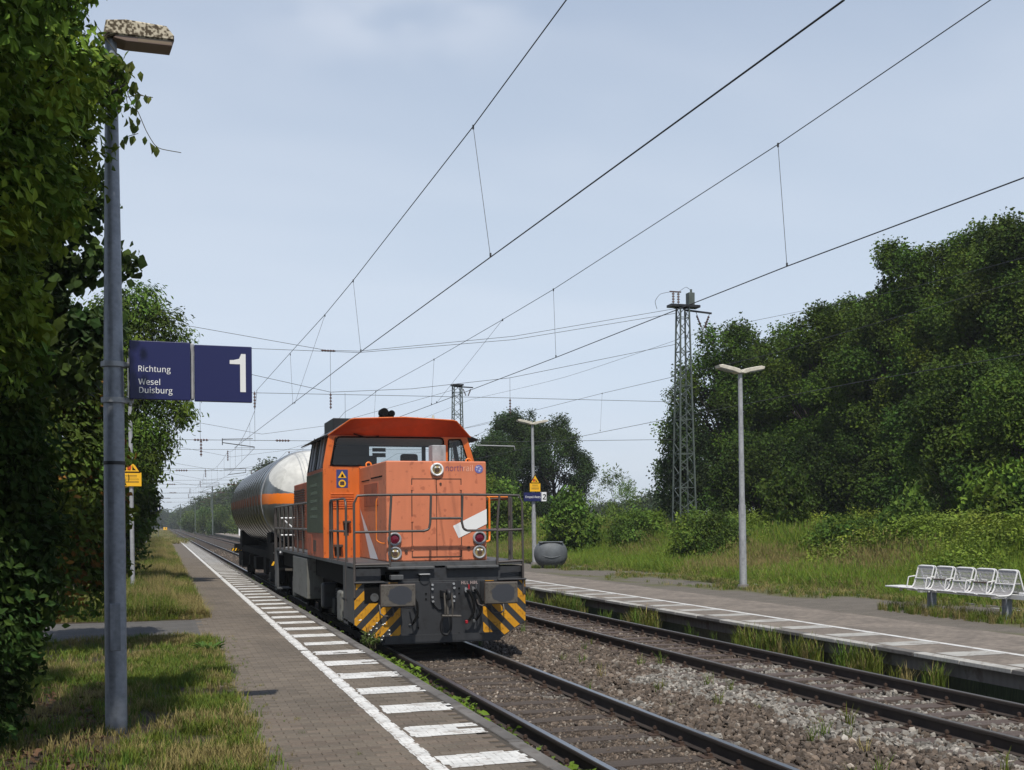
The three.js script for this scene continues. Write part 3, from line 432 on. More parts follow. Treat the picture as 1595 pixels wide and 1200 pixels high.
  part('window_pane', sideQuad(-1), M.glass, cab); part('window_pane', sideQuad(1), M.glass, cab);
  for (const z of [-4.35, -4.75, -5.5, -5.95]) part('side_window_bar', [rod(V(-1.53, 3.27, z), V(-1.435, 3.88, z), 0.025)], M.galvLight, cab);
  // cab interior
  part('cab_console', RB(-0.75, 0.5, 2.6, 3.25, -4.9, -4.3, 0.05), M.steelDark, cab); part('equipment_cabinet', RB(-1.2, -0.15, 2.3, 3.62, -6.3, -5.7), M.steelDark, cab);
  part('driver_seat', [RB(0.34, 0.72, 3.0, 3.66, -5.7, -5.55, 0.06), RB(0.34, 0.72, 2.95, 3.06, -5.6, -5.1, 0.04)], M.chestnut, cab);
  part('sun_blind', [B(-0.15, 0.14, 3.74, 3.82, -6.24, -6.22), B(-0.15, 0.14, 3.62, 3.71, -6.24, -6.22)], std('blind', [0.1, 0.085, 0.06], 0.8), cab);
  part('cab_ceiling', B(-1.36, 1.36, 3.885, 3.9, cb + 0.06, cz - 0.08), M.cream, cab);
  part('cab_floor', B(-1.49, 1.49, 2.2, 2.3, cb + 0.05, cz - 0.05), M.steelDark, cab);
  // roof with a fascia leaning out over the windscreen
  const roofSec = [[-1.44, 3.90], [-1.03, 4.20], [0, 4.245], [1.03, 4.20], [1.42, 3.90]];
  const fas = (() => { const v = []; const f = roofSec.map((p, i) => [p[0], p[1], i === 0 || i === 4 ? cz : -3.56]), b0 = [-1.44, 3.9, cz + 0.002], b1 = [1.42, 3.9, cz + 0.002]; const tri = (a, b, c) => v.push(...a, ...b, ...c); tri(b0, b1, f[3]); tri(b0, f[3], f[2]); tri(b0, f[2], f[1]); const g = new THREE.BufferGeometry(); g.setAttribute('position', new THREE.Float32BufferAttribute(v, 3)); g.computeVertexNormals(); return g; })();
  const roof = part('cab_roof', [(() => { const v = []; const f = roofSec.map((p, i) => [p[0], p[1], i === 0 || i === 4 ? cz : -3.56]), b = roofSec.map((p) => [p[0], p[1], -6.65]); const tri = (a, c, d) => v.push(...a, ...c, ...d); for (let i = 0; i < 4; i++) { tri(f[i], f[i + 1], b[i + 1]); tri(f[i], b[i + 1], b[i]); } tri(b[0], b[1], b[2]); tri(b[0], b[2], b[3]); tri(b[0], b[3], b[4]); const g = new THREE.BufferGeometry(); g.setAttribute('position', new THREE.Float32BufferAttribute(v, 3)); g.computeVertexNormals(); return g; })()], M.greyDeck, cab);
  part('roof_fascia', [fas, B(-1.43, 1.41, 3.897, 3.912, cz - 0.02, cz + 0.006)], M.redRoof, cab);
  part('fascia_edge', [tube([V(-1.44, 3.9, cz + 0.01), V(-1.03, 4.2, -3.555), V(0, 4.246, -3.555), V(1.03, 4.2, -3.555), V(1.42, 3.9, cz + 0.01)], 0.014, 40, 6, 0.02)], M.orangeCab, roof);
  part('gutter', poly([[-1.44, 3.905], [-1.62, 3.83], [-1.64, 3.845], [-1.42, 3.935]], 2.75).translate(0, 0, -6.65), M.steelDark, roof); part('gutter', poly([[1.42, 3.905], [1.6, 3.84], [1.6, 3.86], [1.40, 3.935]], 2.75).translate(0, 0, -6.65), M.steelDark, roof);
  part('horn', [disc(-0.35, 4.36, -3.9, 0.085, 0.22, 16), disc(-0.19, 4.345, -3.95, 0.065, 0.2, 14), B(-0.42, -0.15, 4.22, 4.3, -4.05, -3.85)], M.black, roof);
  part('roof_box', [RB(-1.15, -0.62, 4.05, 4.36, -6.5, -5.2), RB(-0.62, -0.3, 4.1, 4.37, -6.5, -5.6)], M.steelDark, roof);
  part('antenna', new THREE.CylinderGeometry(0.02, 0.045, 0.16, 8).translate(0.75, 4.29, -4.3), M.cream, roof); part('antenna', rod(V(0.45, 4.22, -4.4), V(0.45, 4.34, -4.4), 0.008), M.cream, roof);
  part('wiper', rod(V(-0.95, 3.93, cz + 0.06), V(-0.72, 3.87, cz + 0.03), 0.012), M.black, cab); part('wiper', rod(V(-0.45, 3.9, cz + 0.05), V(-0.55, 3.87, cz + 0.02), 0.01), M.black, cab);
  // cab front details
  part('warning_sticker', flat([[-1.285, 2.88], [-1.06, 2.88], [-1.06, 3.235], [-1.285, 3.235]], cz + 0.003), M.stickerBlue, cab);
  part('warning_triangle', flat([[-1.255, 3.075], [-1.09, 3.075], [-1.172, 3.21]], cz + 0.006), M.yellow, cab);
  part('warning_bolt', flat([[-1.2, 3.09], [-1.14, 3.09], [-1.15, 3.13], [-1.175, 3.16], [-1.19, 3.12]], cz + 0.009), M.black, cab);
  part('warning_ring', new THREE.CircleGeometry(0.072, 24).translate(-1.172, 2.965, cz + 0.006), M.yellow, cab);
  part('warning_figure', [flat([[-1.215, 2.935], [-1.13, 2.935], [-1.13, 3.0], [-1.17, 3.01], [-1.215, 3.0]], cz + 0.009)], M.chestnut, cab);
  for (let k = 0; k < 7; k++) part('louvre', RB(-1.4, -0.95, 2.48 + k * 0.045, 2.505 + k * 0.045, cz - 0.002, cz + 0.014, 0.004), M.orangeCab, cab);
  part('front_step', [RB(-1.17, -1.02, 2.19, 2.24, cz, cz + 0.12), B(-1.15, -1.05, 1.95, 2.19, cz, cz + 0.003)], M.chestnut, cab); part('front_step', [RB(-1.35, -1.18, 1.72, 1.78, cz, cz + 0.12), B(-1.33, -1.2, 1.56, 1.72, cz, cz + 0.003)], M.chestnut, cab);
  part('green_panel', RB(-1.553, -1.53, 2.0, 3.2, -6.38, -4.0, 0.006), M.green, cab);
  part('panel_lettering', [0, 1, 2, 3, 4].map((k) => B(-1.556, -1.5535, 2.3 + k * 0.16, 2.36 + k * 0.16, -5.8 + 0.1 * (k % 2), -4.7)), std('greenPale', [0.08, 0.11, 0.07], 0.6), cab);
  part('side_grille', [B(-1.548, -1.53, 1.62, 1.85, -5.4, -5.0)], M.chestnut, cab);
  part('cab_side_door', RB(-1.552, -1.53, 1.56, 1.97, -6.3, -5.6, 0.006), M.orangeSide, cab);
  // long hood behind the cab
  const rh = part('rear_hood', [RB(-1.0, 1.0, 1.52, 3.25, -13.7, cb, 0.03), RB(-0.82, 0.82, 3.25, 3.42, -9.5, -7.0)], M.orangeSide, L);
  for (let k = 0; k < 22; k++) part('louvre', B(-1.025, -1.0, 1.75 + k * 0.062, 1.785 + k * 0.062, -13.55, -11.2), M.chestnut, rh);
  for (let k = 0; k < 16; k++) part('louvre', B(-1.025, -1.0, 1.75 + k * 0.085, 1.79 + k * 0.085, -10.6, -8.4), M.orangeSide, rh);
  part('hood_vent', [RB(-0.7, 0.7, 3.25, 3.32, -13.2, -11.2)], M.greyBox, rh);
  // handrails
  const R = (nm, list, rad = 0.021) => part(nm, list.map((p) => p.length > 2 ? tube(p.map((q) => V(...q)), rad, 40, 8, 0.03) : rod(V(...p[0]), V(...p[1]), rad, rad, 8)), M.railing, L);
  const fz = -0.6;
  R('front_handrail', [
    [[-1.49, 0.95, fz], [-1.49, 2.55, fz], [-1.47, 2.63, fz], [-1.40, 2.655, fz], [-0.5, 2.665, fz], [0.5, 2.665, fz], [1.38, 2.65, fz], [1.43, 2.62, fz], [1.44, 2.5, fz], [1.45, 0.95, fz]],
    [[-0.895, 1.46, fz], [-0.895, 2.1, fz], [-0.86, 2.66, fz]], [[-1.49, 2.04, fz], [-0.895, 2.045, fz]], [[-1.49, 1.50, fz], [-0.895, 1.5, fz]],
    [[-0.895, 2.05, fz], [-0.31, 2.05, fz], [-0.22, 2.08, fz], [-0.195, 2.2, fz], [-0.18, 2.66, fz]],
    [[-0.19, 2.262, fz], [0.36, 2.262, fz]], [[0.37, 2.66, fz], [0.355, 2.2, fz], [0.385, 2.085, fz], [0.45, 2.05, fz], [0.99, 2.05, fz]],
    [[1.03, 2.66, fz], [0.985, 2.1, fz], [0.985, 1.46, fz]], [[0.99, 2.045, fz], [1.45, 2.06, fz]], [[1.0, 1.5, fz], [1.45, 1.52, fz]], [[1.28, 2.65, fz - 0.25], [1.28, 1.46, fz - 0.25]]]);
  R('side_handrail', [[[-1.49, 0.75, -1.45], [-1.49, 2.5, -1.45], [-1.49, 2.6, -1.52], [-1.49, 2.62, -1.65], [-1.49, 2.62, -3.35], [-1.49, 1.5, -3.4]], [[-1.49, 2.05, -1.45], [-1.49, 2.05, -3.36]], [[-1.49, 1.5, -2.4], [-1.49, 2.62, -2.4]], [[-1.49, 1.5, -3.1], [-1.49, 2.62, -3.1]]]);
  R('rear_side_handrail', [[[-1.49, 1.5, -6.6], [-1.49, 2.63, -6.6], [-1.49, 2.64, -6.8], [-1.49, 2.64, -13.9], [-1.49, 2.6, -14.05], [-1.49, 0.9, -14.08]], [[-1.49, 2.06, -6.6], [-1.49, 2.06, -14.05]], ...[0, 1, 2, 3, 4, 5, 6].map((k) => [[-1.49, 1.5, -7.6 - k * 1.02], [-1.49, 2.64, -7.6 - k * 1.02]])], 0.024);
  R('far_side_handrail', [[[1.49, 1.5, -6.6], [1.49, 2.63, -6.6], [1.49, 2.64, -6.8], [1.49, 2.64, -14.05], [1.49, 0.9, -14.08]]], 0.024);
  R('far_side_handrail', [[[1.49, 2.62, -1.4], [1.49, 2.62, -3.6]], [[1.49, 1.5, -1.4], [1.49, 2.62, -1.4]], [[1.49, 2.05, -1.4], [1.49, 2.05, -3.6]]], 0.024);
  part('orange_grab_bar', [tube([V(1.02, 2.64, -1.3), V(1.05, 2.6, -1.3), V(1.05, 1.95, -1.3), V(1.03, 1.86, -1.25), V(0.96, 1.84, -1.22)], 0.02, 30, 8, 0.1), rod(V(1.0, 2.64, -1.3), V(1.4, 2.64, -1.3), 0.015)], M.orangeBar, L);
  part('orange_grab_bar', [tube([V(-0.95, 2.62, -1.4), V(-0.97, 2.55, -1.4), V(-0.97, 1.9, -1.4), V(-0.9, 1.84, -1.3), V(-0.85, 1.84, -1.25)], 0.009, 30, 8, 0.1)], M.orangeBar, L);
  // steps, boxes and tanks along the underframe
  part('step_ladder', [B(-1.5, -1.46, 0.45, 1.46, -1.75, -1.28), B(-1.5, -1.2, 0.5, 0.53, -1.95, -1.3), B(-1.5, -1.2, 0.85, 0.88, -1.95, -1.3)], M.greyLoco, L);
  part('fuel_tank', RB(-1.12, 1.12, 0.42, 1.28, -9.4, -5.7, 0.06), M.black, L);
  part('battery_box', [RB(-1.5, -1.13, 0.53, 1.42, -9.6, -6.9, 0.02)], M.greyBox, L);
  part('sand_box', [RB(-1.5, -1.1, 0.42, 0.98, -2.55, -2.1, 0.06)], M.greyBox, L);
  part('sand_box', [RB(-1.42, -1.1, 0.45, 0.98, -5.3, -5.05, 0.06)], M.greyLoco, L);
  part('sand_box', [RB(-1.48, -1.1, 0.4, 0.95, -9.9, -9.55, 0.06)], M.greyBox, L);
  part('rear_step', [B(-1.5, -1.44, 0.35, 1.46, -14.1, -13.6), B(-1.5, -1.15, 0.4, 0.43, -14.1, -13.3)], M.greyDeck, L);
  for (const bz of [-3.75, -10.95]) {
    const bg = new THREE.Group(); bg.name = 'bogie'; bg.position.set(0, 0, bz); L.add(bg);
    part('bogie_frame', [B(-1.15, -1.0, 0.55, 0.85, -1.8, 1.8), B(1.0, 1.15, 0.55, 0.85, -1.8, 1.8), B(-1.0, 1.0, 0.5, 0.9, -0.35, 0.35)], M.black, bg);
    for (const z of [-1.2, 1.2]) { const ax = part('axle', [rod(V(-0.8, 0.5, z), V(0.8, 0.5, z), 0.09, 0.09, 12)], M.steelDark, bg); for (const s of [-1, 1]) { part('wheel', [rod(V(s * 0.70, 0.5, z), V(s * 0.83, 0.5, z), 0.5, 0.5, 32), rod(V(s * 0.67, 0.5, z), V(s * 0.70, 0.5, z), 0.53, 0.53, 32)], M.black, bg); part('axle_box', RB(s * 1.0, s * 1.22, 0.35, 0.68, z - 0.18, z + 0.18, 0.03), M.steelDark, bg); part('spring', [0, 1, 2, 3].map((k) => new THREE.TorusGeometry(0.09, 0.02, 6, 14).rotateX(Math.PI / 2).translate(s * 1.1, 0.72 + k * 0.05, z + 0.3)), M.steelDark, bg); } }
    part('brake_gear', [B(-1.1, -0.95, 0.2, 0.5, -0.3, 0.3), B(0.95, 1.1, 0.2, 0.5, -0.3, 0.3), rod(V(-0.9, 0.3, -1.8), V(-0.9, 0.3, 1.8), 0.03)], M.black, bg);
  }
  part('underframe', [B(-0.9, 0.9, 0.9, 1.35, -13.9, -0.9), B(-1.4, 1.4, 0.95, 1.3, -13.95, -13.6)], M.black, L);
  for (const s of [-1, 1]) { const b = new THREE.Group(); b.name = 'buffer'; b.position.set(s * 0.875, 1.01, -14.7); b.rotation.y = Math.PI; L.add(b); part('buffer_plate', RB(-0.28, 0.28, -0.18, 0.18, -0.035, 0, 0.03), M.bufferFace, b); part('buffer_shank', [disc(0, 0, -0.35, 0.1, 0.6)], M.steelDark, b); }
}

// ------------------------------------------------------------------ gas tank wagon coupled behind
{
  const W = thing('tank_wagon', 'shiny ribbed metal gas tank wagon with orange band behind the locomotive', 'tank wagon', [T1, 0, -32.65]);
  const cy = 2.94, R0 = 1.53, z0 = -3.2, z1 = -18.4;
  const prof = []; // ribbed cladding: rings between z0 and z1
  const N = 13;
  for (let k = 0; k < N; k++) { const a = mixv(z0, z1, k / N), b = mixv(z0, z1, (k + 1) / N), d = 0.045; for (const [t, q] of [[0.0, -d], [0.05, -d], [0.055, -0.03], [0.14, 0.012], [0.26, 0.045], [0.38, 0.062], [0.5, 0.068], [0.62, 0.062], [0.74, 0.045], [0.86, 0.012], [0.945, -0.03], [0.95, -d], [1.0, -d]]) prof.push([mixv(a, b, t), R0 + q]); }
  const ring = (pts, a0, a1, nseg, flip) => { // surface of revolution about z between two angles (0 = +x, up = 90 degrees)
    const v = []; const at = (p, a) => [Math.cos(a) * p[1], cy + Math.sin(a) * p[1], p[0]];
    for (let i = 0; i + 1 < pts.length; i++) for (let j = 0; j < nseg; j++) { const A = mixv(a0, a1, j / nseg), Bq = mixv(a0, a1, (j + 1) / nseg), p = at(pts[i], A), q = at(pts[i], Bq), s = at(pts[i + 1], A), t = at(pts[i + 1], Bq); if (flip) v.push(...p, ...q, ...s, ...q, ...t, ...s); else v.push(...p, ...s, ...q, ...q, ...s, ...t); }
    const g = new THREE.BufferGeometry(); g.setAttribute('position', new THREE.Float32BufferAttribute(v, 3)); g.computeVertexNormals();
    // smooth around the barrel
    const p = g.attributes.position, n = g.attributes.normal; for (let i = 0; i < p.count; i++) { const x = p.getX(i), y = p.getY(i) - cy, l = Math.hypot(x, y) || 1, r = Math.hypot(n.getX(i), n.getY(i)); const sg = n.getX(i) * x + n.getY(i) * y < 0 ? -1 : 1; n.setXYZ(i, x / l * r, y / l * r, n.getZ(i) * sg); } return g; };
  const D = Math.PI / 180, bandLo = -5.5, bandHi = 6; // band a little above the middle
  const segs = [[bandHi, 180 - bandHi, 60], [180 - bandLo, 360 + bandLo, 60]];
  part('tank_barrel', segs.map(([a, b, n]) => ring(prof, a * D, b * D, n)), M.tank, W);
  part('barrel_band', [ring(prof, bandLo * D, bandHi * D, 5), ring(prof, (180 - bandHi) * D, (180 - bandLo) * D, 5)], M.tankRed, W);
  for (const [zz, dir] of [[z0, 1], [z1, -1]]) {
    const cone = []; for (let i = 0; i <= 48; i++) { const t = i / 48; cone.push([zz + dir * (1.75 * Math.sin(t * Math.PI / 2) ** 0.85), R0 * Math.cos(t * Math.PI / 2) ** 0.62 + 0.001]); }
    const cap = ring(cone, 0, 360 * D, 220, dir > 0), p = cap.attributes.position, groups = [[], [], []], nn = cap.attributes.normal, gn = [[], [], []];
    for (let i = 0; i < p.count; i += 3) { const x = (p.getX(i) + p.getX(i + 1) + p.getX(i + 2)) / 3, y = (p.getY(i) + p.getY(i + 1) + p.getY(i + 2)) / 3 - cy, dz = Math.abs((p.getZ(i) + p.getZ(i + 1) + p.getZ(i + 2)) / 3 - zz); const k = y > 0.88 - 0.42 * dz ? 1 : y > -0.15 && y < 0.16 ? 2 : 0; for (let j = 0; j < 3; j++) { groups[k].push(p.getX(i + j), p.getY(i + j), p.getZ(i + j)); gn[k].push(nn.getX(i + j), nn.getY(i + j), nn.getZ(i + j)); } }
    ['tank_end', 'end_white_patch', 'end_band'].forEach((nm, k) => { const g = new THREE.BufferGeometry(); g.setAttribute('position', new THREE.Float32BufferAttribute(groups[k], 3)); g.setAttribute('normal', new THREE.Float32BufferAttribute(gn[k], 3)); part(nm, g, [M.tankEnd, M.tankWhite, M.tankOrange][k], W); });  // white patch is colour set into the upper dome, no fitted plate
  }
  for (let k = 1; k < N; k++) { const zz = mixv(z0, z1, k / N); part('barrel_hoop', ring([[zz + 0.055, R0 - 0.04], [zz + 0.05, R0 + 0.062], [zz - 0.05, R0 + 0.062], [zz - 0.055, R0 - 0.04]], 0, 360 * D, 64), M.tankHoop, W); }
  part('barrel_rim', [ring([[z0 + 0.03, R0 + 0.01], [z0 + 0.0, R0 + 0.03], [z0 - 0.06, R0 + 0.03], [z0 - 0.08, R0]], 0, 360 * D, 80)], M.galvLight, W);
  part('wagon_frame', [B(-1.2, 1.2, 1.05, 1.28, -20.8, -0.8), B(-0.55, 0.55, 1.0, 1.5, -19.2, -2), B(-1.3, 1.3, 0.85, 1.25, -0.85, -0.65), B(-1.3, 1.3, 0.85, 1.25, -20.95, -20.75)], M.black, W);
  for (const z of [-4.6, -17.6]) part('tank_saddle', B(-1.25, 1.25, 1.2, 1.9, z, z + 1.2), M.black, W);
  part('side_equipment', [RB(-1.28, -0.9, 0.95, 1.6, -3.3, -2.2, 0.05), RB(-1.22, -0.9, 0.5, 1.1, -6.4, -5.4, 0.05)], M.black, W);
  for (const z of [-3.4, -18.2]) { const bg = new THREE.Group(); bg.name = 'bogie'; bg.position.set(0, 0, z); W.add(bg); part('bogie_frame', [B(-1.18, -0.98, 0.4, 0.98, -1.35, 1.35), B(0.98, 1.18, 0.4, 0.98, -1.35, 1.35), B(-0.98, 0.98, 0.5, 0.9, -0.25, 0.25)], M.black, bg); for (const q of [-0.9, 0.9]) { part('axle', rod(V(-0.8, 0.46, q), V(0.8, 0.46, q), 0.08, 0.08, 10), M.black, bg); for (const s of [-1, 1]) { part('wheel', [rod(V(s * 0.70, 0.46, q), V(s * 0.83, 0.46, q), 0.46, 0.46, 28), rod(V(s * 0.67, 0.46, q), V(s * 0.70, 0.46, q), 0.49, 0.49, 28)], M.black, bg); part('axle_box', RB(s * 0.98, s * 1.2, 0.32, 0.62, q - 0.15, q + 0.15), M.steelDark, bg); } } }
  for (const z of [-1.05, -20.4]) { const st = part('hazard_step', B(-1.45, -0.95, 0.95, 1.08, z - 0.04, z), M.black, W); for (let k = 0; k < 4; k++) part('hazard_bar', flat([[-1.45 + k * 0.13, 0.955], [-1.39 + k * 0.13, 0.955], [-1.33 + k * 0.13, 1.075], [-1.39 + k * 0.13, 1.075]], z + 0.002), M.yellow, st); }
  part('end_platform', [B(-1.3, 1.3, 1.28, 1.33, -2.0, -0.7)], M.steelDark, W);
  part('end_railing', [...[[[-1.2, 1.3], [-1.2, 2.35]], [[-0.2, 1.3], [-0.2, 2.35]], [[1.2, 1.3], [1.2, 2.35]], [[-1.2, 2.35], [1.2, 2.35]], [[-1.2, 1.85], [1.2, 1.85]], [[-1.1, 2.3], [-0.6, 1.85]]].map(([a, b]) => rod(V(a[0], a[1], -0.85), V(b[0], b[1], -0.85), 0.025)), B(-1.05, -0.2, 1.45, 1.5, -0.88, -0.82)], M.white, W);
  part('valve_box', [RB(-1.3, -0.8, 0.55, 1.0, -9.5, -8.4), RB(-1.25, -0.8, 0.6, 1.0, -12.5, -12)], M.black, W);
  for (const s of [-1, 1]) for (const [z, d] of [[0, 1], [-21.5, -1]]) part('buffer', [disc(s * 0.875, 1.03, z - d * 0.03, 0.23, 0.05), disc(s * 0.875, 1.03, z - d * 0.35, 0.1, 0.62)], M.steelDark, W);
}

// ------------------------------------------------------------------ lamps, signs, bench, bin
{
  const pb = V(-0.392, 0.33, -10.642);
  const Lp = thing('street_lamp', 'tall grey galvanised lamp post with lichen covered head beside the platform sign', 'street lamp', pb.toArray());
  const k = 0.016; // slight lean of the post away from the track
  const ln = (y) => -0.0 * y;
  part('pole', [rod(V(0, -0.1, 0), V(ln(0), 1.75, 0), 0.094, 0.092, 24), rod(V(0, 1.75, 0), V(0, 3.15, 0), 0.090, 0.088, 24), rod(V(0, 3.15, 0), V(0, 6.2, 0), 0.086, 0.05, 24)], M.galv, Lp);
  part('pole_door', [RB(-0.045, 0.05, 0.75, 1.17, 0.078, 0.096, 0.006), disc(0.0, 1.13, 0.098, 0.014, 0.01, 10)], M.galv, Lp);
  for (const y of [2.42]) part('band', new THREE.CylinderGeometry(0.096, 0.096, 0.03, 22).translate(0, y, 0), M.steelDark, Lp);
  const hd = new THREE.Group(); hd.name = 'lamp_head'; hd.position.set(0.02, 6.22, 0); hd.rotation.y = 0.12; Lp.add(hd);
  const hs = [[-0.08, -0.02], [-0.06, 0.1], [0.1, 0.13], [0.44, 0.13], [0.5, 0.06], [0.5, 0.03], [-0.05, 0.0]];
  part('housing', poly(hs, 0.22, 0.012).translate(0, 0, -0.11), M.lichen, hd);
  part('lamp_bowl', [poly([[0.02, 0.0], [0.5, 0.028], [0.49, -0.025], [0.1, -0.045], [0.0, -0.03]], 0.2, 0.008).translate(0, 0, -0.1)], M.lampBrown, hd);
  part('diffuser', poly([[0.2, 0.012], [0.49, 0.02], [0.478, -0.018], [0.2, -0.034]], 0.205, 0.006).translate(0, 0, -0.1025), std('diffuser', [0.2, 0.15, 0.1], 0.3), hd);
  // platform sign on the same post
  const Sg = thing('platform_sign', 'blue platform sign with white direction lettering and large number one on grey post', 'sign', [pb.x, 0.33, pb.z]);
  Sg.rotation.y = 0.03;
  for (const y of [2.98, 3.3]) part('clamp', [new THREE.CylinderGeometry(0.108, 0.108, 0.045, 20).translate(0, y, 0), RB(0.09, 0.17, y - 0.025, y + 0.025, -0.03, 0.03)], M.galvLight, Sg);
  part('sign_frame', [RB(0.125, 0.155, 2.93, 3.45, -0.03, 0.03), RB(0.66, 0.695, 3.0, 3.52, -0.025, 0.025), B(0.14, 1.2, 3.06, 3.1, -0.02, 0.02), B(0.14, 1.2, 3.4, 3.44, -0.02, 0.02)], M.galvLight, Sg);
  const p1 = part('sign_panel', RB(0.135, 0.658, 2.99, 3.515, 0.03, 0.075, 0.006), M.blue, Sg);
  const p2 = part('sign_panel', RB(0.694, 1.205, 2.985, 3.5, 0.03, 0.075, 0.006), M.blue, Sg);
  part('lettering', [textGeo('Richtung', 0.052, 0.203, 3.238, 0.0772), textGeo('Wesel', 0.052, 0.208, 3.122, 0.0772), textGeo('Duisburg', 0.052, 0.208, 3.047, 0.0772)], M.white, p1);
  part('platform_number', flat([[1.148, 3.08], [1.148, 3.43], [1.108, 3.43], [1.09, 3.385], [1.04, 3.372], [1.005, 3.37], [1.005, 3.335], [1.098, 3.335], [1.098, 3.08]], 0.0772), M.white, p2);
}
function warningSign(S, z = 0.06) {
  part('sign_board', [poly([[-0.26, 0], [0.26, 0], [0.26, 0.36], [0, 0.79], [-0.26, 0.36]], 0.012).translate(0, 0, z)], M.yellow, S);
  part('triangle_border', [bar(V(-0.225, 0.385, z + 0.0145), V(0.225, 0.385, z + 0.0145), 0.035, 0.004), bar(V(-0.235, 0.38, z + 0.015), V(0.0, 0.765, z + 0.015), 0.035, 0.004), bar(V(0.235, 0.38, z + 0.0155), V(0.0, 0.765, z + 0.0155), 0.035, 0.004)], M.black, S);
  part('train_symbol', [flat([[-0.11, 0.44], [-0.02, 0.44], [0.0, 0.5], [0.0, 0.57], [-0.11, 0.57]], z + 0.0145)], std('signRed', [0.5, 0.07, 0.01], 0.5), S);
  part('person_symbol', [flat([[0.02, 0.44], [0.12, 0.44], [0.06, 0.5], [0.03, 0.58]], z + 0.0145)], M.black, S);
  part('small_print', [0.29, 0.25, 0.19, 0.13, 0.1].map((y, i) => B(-0.19 + 0.05 * (i < 2), 0.19 - 0.05 * (i < 2), y, y + 0.012, z + 0.012, z + 0.0145)), M.chestnut, S);
  part('clip', [B(-0.06, 0.06, 0.3, 0.34, z - 0.08, z)], M.galvLight, S);
}
{
  const z = -32.6, x = -0.74;
  const W1 = thing('sign_post', 'slim bare grey post carrying yellow warning sign by the hedge', 'post', [x, 0.33, z]);
  part('pole', [rod(V(0, -0.1, 0), V(-0.05, 6.4, 0), 0.06, 0.052, 14)], M.galvLight, W1); part('cap', new THREE.SphereGeometry(0.055, 10, 6).translate(-0.05, 6.4, 0), M.galvLight, W1);
  const S1 = thing('warning_sign', 'yellow triangular train warning sign on slim post by the hedge', 'sign', [x - 0.02, 3.25, z], 0.05); warningSign(S1, 0.08);
}
function twinLamp(x, z, label, hTop) {
  const L2 = thing('twin_lamp', label, 'street lamp', [x, Y2, z], 0, 'twin armed platform lamps');
  part('pole', [rod(V(0, 0, 0), V(-0.02, 2.4, 0), 0.105, 0.1, 18), rod(V(-0.02, 2.4, 0), V(-0.05, hTop, 0), 0.082, 0.06, 18)], M.galvLight, L2);
  part('pole_foot', [new THREE.CylinderGeometry(0.15, 0.19, 0.14, 16).translate(0, 0.05, 0)], M.concrete, L2);
  for (const s of [-1, 1]) { const h = part('lamp_head', [poly([[0, -0.04], [0.08, 0.05], [0.24, 0.09], [0.62, 0.16], [0.72, 0.14], [0.70, 0.09], [0.25, 0.0], [0.1, -0.05]].map((p) => [p[0] * s - 0.05, p[1] + hTop]), 0.26, 0.015).translate(0, 0, -0.13)], M.cream, L2); part('diffuser', [poly([[0.22, -0.015], [0.66, 0.075], [0.64, 0.045], [0.3, -0.03]].map((p) => [p[0] * s - 0.05, p[1] + hTop]), 0.2).translate(0, 0, -0.1)], M.galvLight, h); }
  return L2;
}
twinLamp(15.94, -28.77, 'bare grey twin armed platform lamp standing between the bin and the bench', 6.22);
twinLamp(16.2, -48.4, 'grey twin armed platform lamp carrying yellow warning sign behind the bin', 6.42);
{
  const S2 = thing('warning_sign', 'yellow triangular train warning sign on twin armed platform lamp', 'sign', [16.2, 3.55, -48.4], 0.1); warningSign(S2, 0.12);
  const N = thing('station_sign', 'dark blue station name sign below the yellow sign on twin armed lamp', 'sign', [16.2, 3.1, -48.4], 0.1);
  const p = part('sign_panel', RB(-0.56, 0.28, 0, 0.4, 0.1, 0.15, 0.01), M.blue, N); part('lettering', textGeo('Empel-Rees', 0.105, -0.5, 0.15, 0.1525), M.white, p);
  part('display_box', [RB(0.3, 0.52, 0, 0.42, 0.0, 0.2, 0.01)], M.white, N); part('sign_number', textGeo('2', 0.25, 0.33, 0.08, 0.2025, fontB), M.black, N);
  part('side_panel', RB(0.53, 0.6, 0.02, 0.42, -0.15, 0.1, 0.01), M.galvLight, N);
  const F = thing('platform_sign', 'small distant blue platform sign reaching out from the hedge', 'sign', [-0.75, 0.33, -100]);
  part('sign_panel', [RB(-0.35, 0.16, 2.95, 3.5, 0.03, 0.09), RB(0.2, 0.72, 2.95, 3.5, 0.03, 0.09)], M.blue, F); part('platform_number', textGeo('1', 0.34, 0.42, 3.05, 0.092, fontB), M.white, F); part('pole', [rod(V(-0.45, 0, 0), V(-0.45, 6, 0), 0.08, 0.06, 10)], M.galv, F);
}
